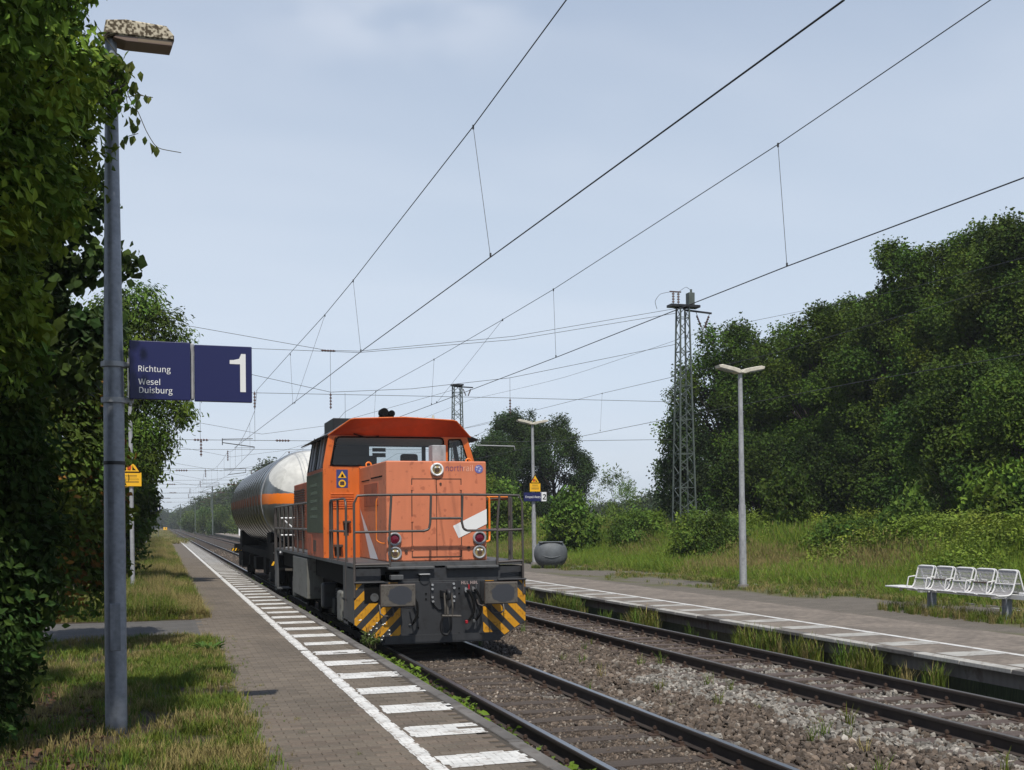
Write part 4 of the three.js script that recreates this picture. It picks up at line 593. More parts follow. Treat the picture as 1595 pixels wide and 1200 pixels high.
{ // grit bin: a squat rounded barrel with a domed lid flap
  const b = thing('grit_bin', 'squat rounded dark grey grit bin on the island platform', 'bin', [15.75, Y2 - 0.01, -44.9], -0.25);
  const g = new THREE.SphereGeometry(1, 40, 28), p = g.attributes.position;
  for (let i = 0; i < p.count; i++) { const x = p.getX(i), y = p.getY(i), z = p.getZ(i); const q = (Math.abs(x) ** 2.25 + Math.abs(y) ** 2.25 + Math.abs(z) ** 2.25) ** (1 / 2.25); let yy = y / q; yy = clamp(yy, -0.93, 0.80); p.setXYZ(i, x / q * 0.71, 0.60 + yy * 0.62, z / q * 0.55); }
  g.computeVertexNormals(); part('body', g, M.grit, b);
  const arc = []; for (let i = 0; i <= 24; i++) { const t = i / 24, a = Math.PI * t; arc.push(V(-0.62 * Math.cos(a), 0.86 - 0.4 * Math.sin(a), 0.14 + 0.41 * Math.sin(a))); }
  part('lid_edge', tube(arc, 0.022, 60, 8), M.grit, b); part('lid', RB(-0.5, 0.5, 1.06, 1.12, -0.4, 0.4, 0.025), M.grit, b); part('lid_slot', RB(-0.36, 0.36, 1.075, 1.105, 0.395, 0.41, 0.005), M.black, b);
}
{ // bench: two rows of wire seats back to back on two posts
  const bn = thing('bench', 'white wire mesh back to back seat row on grey posts', 'bench', [15.5, Y2, -17.3]);
  for (const z of [-0.45, -2.65]) part('post', [RB(-0.07, 0.07, -0.02, 0.40, z - 0.07, z + 0.07, 0.02)], M.galv, bn);
  part('beam', [B(-0.05, 0.05, 0.38, 0.46, -3.4, 0.1), ...[-0.45, -2.65].map((z) => B(-0.3, 0.3, 0.38, 0.42, z - 0.05, z + 0.05))], M.benchWhite, bn);
  part('side_table', [RB(-0.5, -0.08, 0.45, 0.48, -3.52, -3.05, 0.01), B(-0.3, -0.26, 0.38, 0.46, -3.3, -3.26)], M.benchWhite, bn);
  part('end_table', [RB(-0.02, 0.55, 0.40, 0.50, -0.12, 0.42, 0.015)], M.benchWhite, bn);
  bn.scale.set(1.06, 1.1, 1); const seatGeo = (s) => { const pts = [[0.50, 0.445], [0.48, 0.43], [0.28, 0.43], [0.2, 0.45], [0.15, 0.52], [0.06, 0.80], [0.05, 0.84]].map((p) => [p[0] * s, p[1]]); const w = 0.25;
    const loop = []; pts.forEach((p) => loop.push(V(p[0], p[1], -w))); loop.push(V(pts[6][0], pts[6][1] + 0.015, -w + 0.05), V(pts[6][0], pts[6][1] + 0.015, w - 0.05)); [...pts].reverse().forEach((p) => loop.push(V(p[0], p[1], w))); loop.push(V(pts[0][0], pts[0][1], -w));
    const path = new THREE.CatmullRomCurve3(pts.map((p) => V(p[0], p[1], 0)), false, 'catmullrom', 0.2), wires = [];
    for (let i = 1; i < 22; i++) { const q = path.getPoint(i / 22); wires.push(rod(V(q.x, q.y, -w), V(q.x, q.y, w), 0.0062, 0.0062, 3, true)); }
    for (let j = 1; j < 14; j++) { const z = mixv(-w, w, j / 14); wires.push(new THREE.TubeGeometry(path, 10, 0.0055, 3).translate(0, 0, z)); }
    return [join(new THREE.TubeGeometry(new THREE.CatmullRomCurve3(loop, false, 'catmullrom', 0.12), 90, 0.015, 6)), join(wires), join([rod(V(0.13 * s, 0.62, -w), V(0.13 * s, 0.62, w), 0.011, 0.011, 6)])]; };
  for (const s of [-1, 1]) { const [fr, wr, br] = seatGeo(s); for (let k = 0; k < 5; k++) { const st = partG('seat', fr, M.benchWhite, bn, 0, 0.02, -0.36 - k * 0.6 - (s > 0 ? 0.08 : 0)); partG('wire_mesh', wr, M.meshGrey, st); partG('arm_rest', br, k % 2 ? M.rust : M.benchWhite, st); partG('backrest_strap', join([rod(V(0.3 * s, 0.45, -0.29), V(0.26 * s, 0.64, -0.29), 0.012), rod(V(0.26 * s, 0.64, -0.29), V(0.08 * s, 0.66, -0.29), 0.012)]), M.benchWhite, st); } }
}

// ------------------------------------------------------------------ overhead line: catenaries, cross spans, masts
const SP = [-54.5, -86, -116, -147, -178, -210];
const insulator = (c, axis, len = 0.55, r = 0.07) => { const a = V(...axis).normalize(), out = []; for (let i = 0; i < 5; i++) { const q = c.clone().addScaledVector(a, (i / 4 - 0.5) * len * 0.75); out.push(rod(q.clone().addScaledVector(a, -0.035), q.clone().addScaledVector(a, 0.035), r, r * 0.75, 8)); } out.push(rod(c.clone().addScaledVector(a, -len / 2), c.clone().addScaledVector(a, len / 2), 0.022, 0.022, 6)); return out; };
function catenary(label, contactPx, messPx, drops, yc, farXs) {
  const c = thing('overhead_line', label, 'overhead wire', [0, 0, 0], 0, 'overhead lines above the tracks');
  const cp = contactPx.map((p) => P(p[0], p[1], { y: yc }));
  const Xc = (z) => { let a = cp[0], b = cp[1]; for (let i = 0; i + 1 < cp.length; i++) { a = cp[i]; b = cp[i + 1]; if (z > b.z) break; } return a.x + (b.x - a.x) * (z - a.z) / (b.z - a.z); };
  const onX = (px, py) => { let x = cp[1].x, q; for (let i = 0; i < 6; i++) { q = P(px, py, { x }); x = Xc(Math.max(q.z, cp[cp.length - 1].z)); } return q; };
  const mp = messPx.map((p) => onX(p[0], p[1]));
  const first = cp[1].clone().sub(cp[0]), near = cp[0].clone().addScaledVector(first, -(14 + cp[0].z) / first.z); near.y = yc;
  const end = cp[cp.length - 1], far = farXs.map(([x, z]) => V(x, yc, z));
  const all = [near, ...cp, ...far]; part('contact_wire', all.slice(0, -1).map((q, i) => rod(q, all[i + 1], 0.0085, 0.0085, 6)), M.wire, c);
  const m0 = mp[0].clone().add(mp[0].clone().sub(mp[1]).setY(0).multiplyScalar(3)); m0.y = mp[0].y + 0.3;
  const mm = [m0, ...mp]; part('messenger_wire', mm.slice(0, -1).map((q, i) => rod(q, mm[i + 1], 0.0075, 0.0075, 6)), M.wire, c);
  for (const [a, b] of drops) { const t = onX(a[0], a[1]), u = P(b[0], b[1], { y: yc }); part('dropper', [rod(t, u, 0.0042, 0.0042, 5), rod(t.clone().add(V(0, -0.04, 0)), t.clone().add(V(0, 0.02, 0)), 0.014, 0.014, 6), rod(u, u.clone().add(V(0, 0.05, 0)), 0.014, 0.014, 6)], M.wire, c); }
  // beyond the first cross span: messenger sags from span to span
  let prev = mp[mp.length - 1].clone(); const mw = [], dr = [];
  for (let i = 0; i < SP.length; i++) { const zs = SP[i], xs = farXs[Math.min(i, farXs.length - 1)][0], tgt = V(xs, yc + 1.75, zs), n = 8, sag = i ? 0.55 : 0.05; let a = prev; for (let k = 1; k <= n; k++) { const t = k / n, q = prev.clone().lerp(tgt, t); q.y -= sag * 4 * t * (1 - t); mw.push(rod(a, q, 0.009, 0.009, 5)); if (i && k < n && k % 2) dr.push(rod(q, V(q.x, yc, q.z), 0.005, 0.005, 4)); a = q; } prev = tgt; }
  part('far_messenger_wire', mw, M.wire, c); for (const d of dr) part('dropper', d, M.wire, c);
}
catenary('catenary pair of wires hung above the track with the locomotive', [[1315, 0], [765, 400], [562, 548], [365, 698]], [[882, 0], [737, 197], [550, 437], [508, 488], [452, 550], [400, 608]], [[[737, 197], [764, 400]], [[550, 437], [562, 548]], [[506, 491], [459, 629]], [[452, 552], [456, 630]]], 5.8, [[4.3, -54.6], [4.8, -86], [4.2, -116], [4.8, -147], [4.3, -178], [4.7, -420]]);
catenary('catenary pair of wires hung above the empty second track', [[1595, 277], [1226, 415], [866, 557], [680, 628], [496, 697]], [[1543, 0], [1212, 225], [862, 451], [783, 498], [676, 560], [590, 607]], [[[1212, 225], [1226, 415]], [[862, 451], [866, 557]], [[783, 498], [680, 628]], [[676, 560], [672, 631]], [[585, 610], [582, 663]]], 5.85, [[8.6, -54.6], [9.1, -86], [8.6, -116], [9.1, -147], [8.6, -178], [9.0, -420]]);
catenary('catenary pair of wires hung beyond the island platform', [[1595, 552], [1340, 595], [1030, 655], [905, 680]], [[1200, 552], [1050, 587], [938, 613], [720, 668]], [[[938, 613], [935, 672]]], 5.8, [[17.2, -54.6], [17.6, -86], [17.2, -116], [17.6, -147], [17.2, -178], [17.5, -300]]);

function mast(label, x, z, h, wTop, wBot, base, nm = 9) {
  const m = thing('lattice_mast', label, 'mast', [x, base, z], 0, 'lattice masts of the overhead line'), H = h - base;
  const corner = (i, t) => { const w = mixv(wBot, wTop, t) / 2; return V([-1, 1, 1, -1][i] * w, t * H, [-1, -1, 1, 1][i] * w); };
  for (let i = 0; i < 4; i++) part('corner_post', bar(corner(i, 0), corner(i, 1), 0.075, 0.075), M.lattice, m);
  const n = nm * 2; for (let f = 0; f < 4; f++) { const j = (f + 1) % 4, gs = []; for (let k = 0; k < n; k++) { gs.push(bar(corner(k % 2 ? f : j, k / n), corner(k % 2 ? j : f, (k + 1) / n), 0.035, 0.025)); if (k % 3 === 0) gs.push(bar(corner(f, k / n), corner(j, k / n), 0.04, 0.03)); } part('bracing', gs, M.lattice, m); }
  part('top_plate', [B(-wTop * 0.7, wTop * 0.7, H - 0.05, H + 0.06, -wTop * 0.7, wTop * 0.7)], M.steelDark, m);
  return m;
}
{
  const m = mast('tall tapering lattice mast with insulators on top beside the big trees', 26.7, -54.5, 13.6, 0.5, 1.0, 0.3, 11), H = 13.3;
  part('switch_insulator', [...insulator(V(-0.55, H + 0.38, 0), [0, 1, 0], 0.75, 0.08), ...insulator(V(-0.25, H + 0.38, 0), [0, 1, 0], 0.75, 0.08), B(-0.75, -0.1, H + 0.74, H + 0.8, -0.04, 0.04)], M.insul, m);
  part('switch_box', [RB(0.28, 0.62, H + 0.1, H + 0.75, -0.2, 0.2), rod(V(0.5, H + 0.7, 0), V(0.5, H + 0.95, 0), 0.06)], M.lattice, m);
  part('cross_bracket', [B(-0.8, 0.9, H - 0.05, H + 0.08, -0.3, 0.3), bar(V(0.2, H - 0.18, 0), V(1.7, H - 0.28, 0), 0.09, 0.09)], M.steelDark, m);
  part('strain_insulator', [...insulator(V(0.95, H - 0.75, 0), [0.45, -1, 0], 0.7, 0.06), ...insulator(V(1.42, H - 0.75, 0), [-0.4, -1, 0], 0.7, 0.07), rod(V(0.78, H - 0.25, 0), V(1.18, H - 1.2, 0), 0.015), rod(V(1.6, H - 0.28, 0), V(1.18, H - 1.2, 0), 0.015)], M.insul, m);
  part('jumper_wire', tube([V(-0.6, H + 0.78, 0), V(-1.3, H + 0.6, 0), V(-1.6, H + 0.2, 0), V(-1.5, H - 0.2, 0)], 0.012), M.wire, m); part('jumper_wire', tube([V(-0.2, H + 0.8, 0), V(0.2, H + 1.05, 0), V(0.5, H + 0.9, 0)], 0.01), M.wire, m);
  const m2 = mast('shorter lattice mast rising behind the cab roof', 22.45, -86, 13.0, 0.62, 1.0, 0.3, 11);
  part('cross_bracket', [bar(V(-0.3, 12.6, 0), V(1.3, 12.55, 0), 0.09, 0.09)], M.steelDark, m2); part('strain_insulator', [...insulator(V(0.6, 12.15, 0), [0.45, -1, 0], 0.6, 0.06), ...insulator(V(1.0, 12.15, 0), [-0.4, -1, 0], 0.6, 0.06)], M.insul, m2);
  mast('distant lattice mast half hidden by the hedge at the platform end', -1.0, -200, 11.6, 0.8, 1.3, -0.2, 9);
  mast('lattice mast standing inside the hedge behind the platform sign', -8, -54.5, 12.6, 0.62, 1.05, 0.3, 9);
  const f = thing('feeder_wire', 'single feeder wire running along the mast tops', 'overhead wire'); const fa = V(27.9, 12.35, -54.5), fb = V(23.6, 11.9, -86), fc = V(31, 11.7, -24), fd = V(35, 12.2, 10);
  part('wire', [[fd, fc], [fc, fa], [fa, fb], [fb, V(20, 11.5, -150)]].map(([a, b]) => tube([a, a.clone().lerp(b, 0.5).add(V(0, -0.35, 0)), b], 0.009, 12, 5)), M.wire, f);
  // cross span over all tracks at the first mast
  const z = SP[0], L3 = (pts) => pts.slice(0, -1).map((q, i) => rod(V(q[0], q[1], z), V(pts[i + 1][0], pts[i + 1][1], z), 0.012, 0.012, 5));
  const s = thing('cross_span', 'wire cross span strung between the tall mast and the hedge', 'cross span', [0, 0, 0], 0, 'cross spans over the tracks');
  part('head_wire', L3([[-8, 12.75], [0.93, 11.5], [7.7, 10.55], [9.3, 10.57], [17.2, 11.62], [26.4, 13.5]]), M.wire, s);
  part('head_wire', L3([[-8, 10.4], [4.1, 10.5], [7.6, 10.5], [9.3, 10.5], [17.2, 11.45], [26.4, 13.25]]), M.wire, s);
  part('support_wire', L3([[-8, 11.4], [4.1, 9.28], [7.9, 8.53], [11.9, 8.8], [17.0, 9.5], [26.4, 11.6]]), M.wire, s);
  part('upper_registration_wire', L3([[-8, 8.35], [4.1, 8.4], [16.9, 8.48], [26.3, 8.5]]), M.wire, s);
  part('lower_registration_wire', L3([[-8, 6.1], [0.74, 6.13], [5.6, 6.15], [15, 6.2], [26.2, 6.5]]), M.wire, s);
  part('vertical_wire', [rod(V(7.9, 10.5, z), V(7.9, 8.5, z), 0.008), rod(V(17.0, 9.5, z), V(17.0, 8.4, z), 0.008), rod(V(4.3, 8.5, z), V(4.3, 6.1, z), 0.008), rod(V(1.8, 8.4, z), V(1.8, 6.1, z), 0.008), rod(V(8.6, 8.5, z), V(8.6, 6.15, z), 0.008)], M.wire, s);
  for (const [x, y, ax] of [[7.8, 10.53, 0], [1.83, 6.13, 0], [5.6, 6.15, 0], [13, 6.2, 0], [7.9, 8.1, 1], [17.0, 8.05, 1], [1.83, 5.75, 1], [4.3, 8.05, 1]]) part('insulator', insulator(V(x, y, z), ax ? [0, 1, 0] : [1, 0, 0], ax ? 0.8 : 0.7, 0.06), M.insul, s);
  for (const [x, y] of [[4.3, 5.8], [8.6, 5.85]]) part('registration_arm', [rod(V(x - 1.5, y + 0.22, z), V(x - 0.02, y + 0.03, z), 0.022), rod(V(x - 1.5, y + 0.38, z), V(x - 0.1, y + 0.42, z), 0.018), rod(V(x - 1.5, y + 0.1, z), V(x - 1.5, y + 0.42, z), 0.02)], M.wire, s);
  part('registration_arm', [rod(V(15.2, 6.05, z), V(17.2, 6.02, z), 0.03), rod(V(17.2, 6.05, z), V(17.25, 5.8, z), 0.02)], M.galvLight, s);
  for (let i = 1; i < SP.length; i++) {
    const zz = SP[i], q = thing('cross_span', ['second', 'third', 'fourth', 'fifth', 'sixth'][i - 1] + ' wire cross span along the tracks, counted from the tall mast', 'cross span', [0, 0, zz], 0, 'distant cross spans over the tracks'), r = i > 2 ? 0.016 : 0.013;
    const W3 = (pts) => pts.slice(0, -1).map((a, k) => rod(V(a[0], a[1], 0), V(pts[k + 1][0], pts[k + 1][1], 0), r, r, 5)), o = i % 2 ? 0.3 : -0.2;
    part('head_wire', W3([[-7, 12], [2, 9.8], [7 + o, 8.9], [12, 9.6], [22.4, 12.7]]), M.wire, q);
    part('upper_registration_wire', W3([[-7, 7.6], [22.4, 7.9]]), M.wire, q); part('lower_registration_wire', W3([[-7, 6.05], [22.4, 6.3]]), M.wire, q);
    for (const x of [4.5 + o, 9 + o]) { part('insulator', insulator(V(x, 7.25, 0), [0, 1, 0], 0.8, 0.07), M.insul, q); part('registration_arm', [rod(V(x + 1.3, 6.02, 0), V(x, 5.85, 0), 0.025), rod(V(x + 1.3, 6.3, 0), V(x - 0.3, 6.25, 0), 0.02), rod(V(x + 1.3, 6, 0), V(x + 1.3, 6.32, 0), 0.02)], M.wire, q); }
    for (const x of [1.2 + o, 7 + o, 13]) part('insulator', insulator(V(x, 6.14, 0), [1, 0, 0], 0.9, 0.08), M.insul, q);
  }
}
// distant line side things
{
  const small = 0.6; const pw = thing('marker_post', 'short white marker post beside the far running track', 'post', [12.6, -0.2, -190]);
  part('post', [RB(-0.35, 0.35, 0, 1.75, -0.2, 0.2, 0.05)], M.white, pw); part('cap', RB(-0.37, 0.37, 1.75, 1.85, -0.22, 0.22), M.galvLight, pw);
  const yb = thing('yellow_barrier', 'small yellow level crossing barrier box far along the track', 'barrier', [1.6, -0.1, -420]);
  part('body', [RB(-1.2, 1.0, 0.4, 2.0, -0.5, 0.5, 0.1)], M.yellow, yb); yb.scale.setScalar(small); part('support', [B(-1.0, -0.8, -0.2, 0.4, -0.2, 0.2), B(0.6, 0.8, -0.2, 0.4, -0.2, 0.2), B(-0.2, 0.2, 1, 1.8, 0.5, 0.55)], M.black, yb);
  const sg = thing('rail_signal', 'slender dark railway signal before the distant wood', 'signal', [14.0, -0.2, -215]);
  part('pole', [rod(V(0, 0, 0), V(0, 6.5, 0), 0.12, 0.1, 10)], M.rust, sg); part('signal_head', [RB(-0.4, 0.4, 4.6, 6.8, -0.2, 0.2)], M.black, sg); part('ladder', [rod(V(0.3, 0, 0), V(0.3, 4.6, 0), 0.03), rod(V(0.55, 0, 0), V(0.55, 4.6, 0), 0.03)], M.rust, sg);
  const px = [[297, -330, 9], [304, -300, 8], [329, -260, 9.5], [331, -235, 10], [281, -380, 9], [291, -350, 7]];
  px.forEach(([a, z, h]) => { const q = P(a, 815, { z }); const o = thing('line_pole', 'thin grey overhead line pole far along the track', 'pole', [q.x, -0.2, z], 0, 'thin poles far along the track'); part('pole', rod(V(0, 0, 0), V(0, h, 0), 0.16, 0.11, 8), M.lattice, o); part('bracket', [rod(V(-2.4, h - 1.2, 0), V(0, h - 1.6, 0), 0.05), rod(V(-2.4, h - 1.2, 0), V(0, h - 0.3, 0), 0.04)], M.lattice, o); });
  const vn = P(309, 812, { z: -330 }); const hut = thing('equipment_hut', 'tiny pale hut at the edge of the distant wood', 'hut', [vn.x, -0.2, -330]); part('wall', RB(-2, 2, 0, 2.4, -1.2, 1.2), M.white, hut); part('roof', poly([[-2.2, 2.4], [2.2, 2.4], [0, 3.1]], 2.6).translate(0, 0, -1.3), M.galvLight, hut);
}

// ------------------------------------------------------------------ plants
const leafMat = (key, tr = 0.32) => { const m = new THREE.MeshPhysicalMaterial({ roughness: 0.85, specularIntensity: 0.35, transmission: tr, thickness: 0, side: THREE.DoubleSide, ior: 1.35 }); m.color.setRGB(1, 1, 1); m.name = key; return m; };
const LM = leafMat('leaf'), LMd = leafMat('leaf_thick', 0.22), GM = leafMat('grass_blade', 0.25);
function leafTris(v, o, dir, side, up, l, w, fold, full) { // one folded leaf
  const at = (a, b, c) => [o.x + dir.x * a + side.x * b + up.x * c, o.y + dir.y * a + side.y * b + up.y * c, o.z + dir.z * a + side.z * b + up.z * c];
  const A = at(0, 0, 0), T = at(l, 0, -fold * 1.2), Lq = at(l * 0.42, -w / 2, fold), Rq = at(l * 0.42, w / 2, fold);
  if (!full) { v.push(...A, ...Rq, ...T, ...A, ...T, ...Lq); return; }
  const L2 = at(l * 0.75, -w * 0.32, fold * 0.3), R2 = at(l * 0.75, w * 0.32, fold * 0.3), C = at(l * 0.45, 0, 0);
  v.push(...A, ...Rq, ...C, ...C, ...Rq, ...R2, ...C, ...R2, ...T, ...A, ...C, ...Lq, ...C, ...L2, ...Lq, ...C, ...T, ...L2);
}
function clump(seed, n, rad, len, wid, full = false, flatY = 0.7) {
  const r = rngOf(seed), v = [];
  for (let i = 0; i < n; i++) {
    const o = V(r() - 0.5, (r() - 0.5) * flatY, r() - 0.5).multiplyScalar(2 * rad);
    const a = r() * 6.283, up = V((r() - 0.5) * 1.3, 1, (r() - 0.5) * 1.3).normalize(), d0 = V(Math.cos(a), 0, Math.sin(a)), s = d0.clone().cross(up).normalize(), d = up.clone().cross(s).normalize(), u = up;
    const k = 0.65 + 0.7 * r(); leafTris(v, o, d, s, u, len * k, wid * k, len * 0.09, full);
  }
  const g = new THREE.BufferGeometry(); g.setAttribute('position', new THREE.Float32BufferAttribute(v, 3)); g.computeVertexNormals(); return g;
}
const CL = { far: clump(1, 30, 0.42, 0.15, 0.105), mid: clump(2, 16, 0.32, 0.15, 0.105), near: clump(3, 15, 0.17, 0.092, 0.05, true), maple: clump(4, 11, 0.26, 0.17, 0.17, true), ash: clump(5, 18, 0.24, 0.12, 0.045, true), weed: clump(6, 12, 0.09, 0.065, 0.045, true, 1), bramble: clump(7, 26, 0.22, 0.075, 0.052), willow: clump(8, 18, 0.22, 0.13, 0.035) };
const facing = (d, r, j = 1.2) => { const n = V(d.x * 0.8 + (r() - 0.5) * j, d.y * 0.7 + 0.5 + (r() - 0.5) * j, d.z * 0.8 + (r() - 0.5) * j).normalize(); return [Math.acos(clamp(n.y, -1, 1)), Math.atan2(n.x, n.z), (r() - 0.5) * 1.2]; };
function tree(name, label, base, lobes, o) { // lobes: [[x,y,z,r], ...] in world metres
  const g = thing(name, label, o.category ?? 'tree', base.toArray(), 0, o.group), r = rngOf(o.seed ?? 1), list = [], b = base;
  const top = Math.max(...lobes.map((q) => q[1])), lowest = Math.min(...lobes.map((q) => q[1])), ax = lobes.reduce((a, q) => a + q[0], 0) / lobes.length - b.x, az = lobes.reduce((a, q) => a + q[2], 0) / lobes.length - b.z;
  const th = (top - b.y) * 0.72, tr = o.trunk ?? 0.2, spine = (t) => V(ax * t * t * 0.8 + 0.12 * Math.sin(t * 5), t * th, az * t * t * 0.8), gs = [];
  for (let i = 0; i < 7; i++) gs.push(rod(spine(i / 7), spine((i + 1) / 7), tr * (1.15 - 0.95 * i / 7), tr * (1.15 - 0.95 * (i + 1) / 7), 9));
  part('trunk', gs, M.bark, g);
  const bs = []; for (const q of lobes) { const c = V(q[0] - b.x, q[1] - b.y, q[2] - b.z), t = clamp((c.y / th) * 0.62, 0.12, 0.95), a = spine(t), m = a.clone().lerp(c, 0.5).add(V((r() - 0.5) * 0.4, 0.1 + 0.12 * c.distanceTo(a), (r() - 0.5) * 0.4)), br = tr * 0.34 * (1 - 0.6 * t); bs.push(rod(a, m, br, br * 0.65, 6), rod(m, c, br * 0.65, br * 0.25, 5)); for (let k = 0; k < 4; k++) { const e = c.clone().add(V(r() - 0.5, r() - 0.3, r() - 0.5).normalize().multiplyScalar(q[3] * 0.85)); bs.push(rod(c.clone().lerp(m, 0.2), e, br * 0.28, br * 0.1, 4)); } }
  const lb = part('limbs', bs, M.bark, g); lb.userData.kind = 'stuff';
  const base3 = o.color ?? [0.05, 0.085, 0.02];
  for (const q of lobes) {
    const n = Math.round((o.dens ?? 60) * (o.thin ?? 1) * q[3] * q[3] * (0.85 + 0.3 * r())), hue = (r() - 0.5) * 0.24, lum = 0.66 + 0.66 * r();
    for (let i = 0; i < n; i++) {
      const d = V(r() - 0.5, r() - 0.5, r() - 0.5); if (d.lengthSq() > 0.25 || d.lengthSq() < 1e-4) { i--; continue; } d.normalize();
      const bump = 0.72 + 0.5 * fbm(d.x * 2.3 + q[0], d.z * 2.3 + d.y * 1.7 + q[2], 120, 2), k = q[3] * bump * (0.5 + 0.55 * Math.pow(r(), 0.5)), l = lum * (0.6 + 0.8 * r()) , s = (o.scale ?? 1) * (0.55 + 0.9 * r());
      const h = hue + (r() - 0.5) * 0.26, odd = o.odd && r() < o.odd ? 1 : 0;
      list.push([q[0] - b.x + d.x * k, q[1] - b.y + d.y * k * (o.squash ?? 0.85), q[2] - b.z + d.z * k, ...facing(d, r, o.jit), s, s, s, odd ? 0.2 * l : base3[0] * l * (1 + h), odd ? 0.1 * l : base3[1] * l, odd ? 0.02 * l : base3[2] * l * (1 - h)]);
    }
  }
  scatter('crown', o.geo ?? CL.far, o.mat ?? LM, list, g);
  return g;
}
function crown(x, z, y0, h, rx, n, seed, rr = 0.36, sprigs = true, peaks = false) { // lobes filling an uneven crown
  const r = rngOf(seed), out = []; const cy = y0 + h / 2;
  for (let i = 0; i < n; i++) { const u = (i + 0.5) / n * 2 - 1, a = i * 2.39996 + r() * 0.7, w = Math.sqrt(Math.max(0, 1 - u * u)), shell = 0.6 + 0.54 * Math.sqrt(r()); const prof = u < 0 ? 1 : 1 - 0.15 * u;
    if (sprigs && u > -0.5 && u < 0.8 && i % 3 === 0) { const e = 0.95 + 0.2 * r(), b2 = a + r() - 0.5; out.push([x + Math.cos(b2) * w * rx * e * prof, cy + u * h * 0.47 + (0.04 + 0.1 * r()) * h * Math.max(0, u), z + Math.sin(b2) * w * rx * e * prof, rx * rr * (0.28 + 0.3 * r())]); }
    out.push([x + Math.cos(a) * w * rx * shell * prof, cy + u * h * 0.42 + (r() - 0.5) * h * 0.1, z + Math.sin(a) * w * rx * shell * prof, rx * rr * (0.45 + 0.95 * r())]); }
  if (peaks) for (let i = 0; i < 7; i++) { const a = r() * 6.283, q = 0.15 + 0.6 * r(), s = Math.sqrt(1 - q * q); out.push([x + Math.cos(a) * rx * q, cy + h * (0.5 * s + 0.03 + 0.05 * r()), z + Math.sin(a) * rx * q, rx * (0.1 + 0.09 * r())]); }
  return out;
}
const lob = (list, z, rm) => list.map(([px, py, r, dz]) => { const q = P(px, py, { z: z + (dz ?? 0) }); return [q.x, q.y, q.z, r ?? rm]; });

// hedge and trees on the side of the lamp post
tree('climber_tree', 'leafy tree smothered in climbing creeper crowding the lamp post', V(-2.3, 0.3, -9.4), [
  ...lob([[0, 30, 0.42], [45, 20, 0.32], [65, 62, 0.3], [105, 92, 0.2], [20, 110, 0.42], [70, 135, 0.36], [118, 140, 0.2], [125, 112, 0.14], [20, 190, 0.42], [75, 205, 0.32], [112, 190, 0.18], [20, 270, 0.42], [70, 275, 0.28], [100, 250, 0.18], [40, 335, 0.34], [80, 320, 0.2], [0, 350, 0.4], [60, -20, 0.4]], -9.8),
  ...lob([[-15, 420, 0.34], [5, 490, 0.26], [22, 470, 0.16], [-10, 550, 0.36]], -9.2),
  ...lob([[120, 60, 0.12], [150, 100, 0.1], [172, 122, 0.1], [186, 138, 0.08], [145, 165, 0.12], [135, 235, 0.12], [125, 300, 0.1]], -10.2), [-0.9, 6.0, -8.4, 0.42], [-0.85, 5.4, -8.9, 0.36], [-1.1, 6.4, -7.8, 0.42], [-1.0, 4.8, -8.9, 0.34], [-1.05, 5.6, -8.0, 0.42], [-0.8, 6.3, -8.9, 0.3], [-1.25, 5.2, -8.2, 0.4], [-1.2, 4.5, -8.7, 0.36], [-1.3, 6.0, -7.8, 0.4], [-1.15, 3.7, -9.0, 0.32], [-1.25, 5.6, -9.0, 0.36], [-2.6, 5.9, -8.6, 0.8], [-2.9, 7.2, -9, 0.9], [-2.6, 6.9, -7.6, 0.7], [-2.9, 5.2, -7.2, 0.8], [-2.7, 4.2, -6.8, 0.7], [-3.2, 3.4, -8.2, 0.9], [-3.3, 6.2, -5.8, 0.9], [-2.7, 7.8, -10, 0.8]], { geo: CL.near, dens: 500, scale: 0.74, jit: 1.7, seed: 5, color: [0.135, 0.205, 0.026], trunk: 0.16, mat: LM });
tree('hedge_shrub', 'dark broad leaved shrub at the verge beside the lamp post foot', V(-2.1, 0.3, -9.7), lob([[0, 620, 0.36], [20, 690, 0.3], [-10, 750, 0.4], [40, 760, 0.24], [10, 830, 0.36], [50, 840, 0.22], [5, 900, 0.36], [48, 915, 0.2], [10, 975, 0.27], [45, 960, 0.14], [-15, 1040, 0.26], [20, 1030, 0.18], [-25, 1110, 0.24], [5, 1090, 0.15], [-40, 980, 0.5], [-50, 850, 0.5], [-50, 720, 0.5]], -9.9), { geo: CL.near, dens: 900, seed: 6, scale: 0.66, jit: 2.2, color: [0.03, 0.056, 0.010], trunk: 0.07, mat: LMd, category: 'shrub' });  // leaf colour darkened to stand for the shade of the tree above
tree('maple_tree', 'dark maple tree standing behind the creeper covered tree', V(-3.4, 0.3, -16.5), [...lob([[15, 395, 0.6], [0, 470, 0.7], [125, 418, 0.2], [150, 400, 0.16], [192, 405, 0.14], [120, 345, 0.22], [150, 320, 0.2], [90, 300, 0.4], [145, 280, 0.18], [105, 500, 0.3], [140, 520, 0.26], [165, 505, 0.14], [50, 540, 0.5], [110, 570, 0.4], [85, 410, 0.2], [60, 460, 0.32]], -15.5), [-4.5, 5, -15, 1.4], [-4.4, 7, -15.5, 1.3]], { geo: CL.maple, dens: 330, scale: 0.6, jit: 2.2, seed: 7, color: [0.034, 0.058, 0.012], trunk: 0.17, mat: LMd });
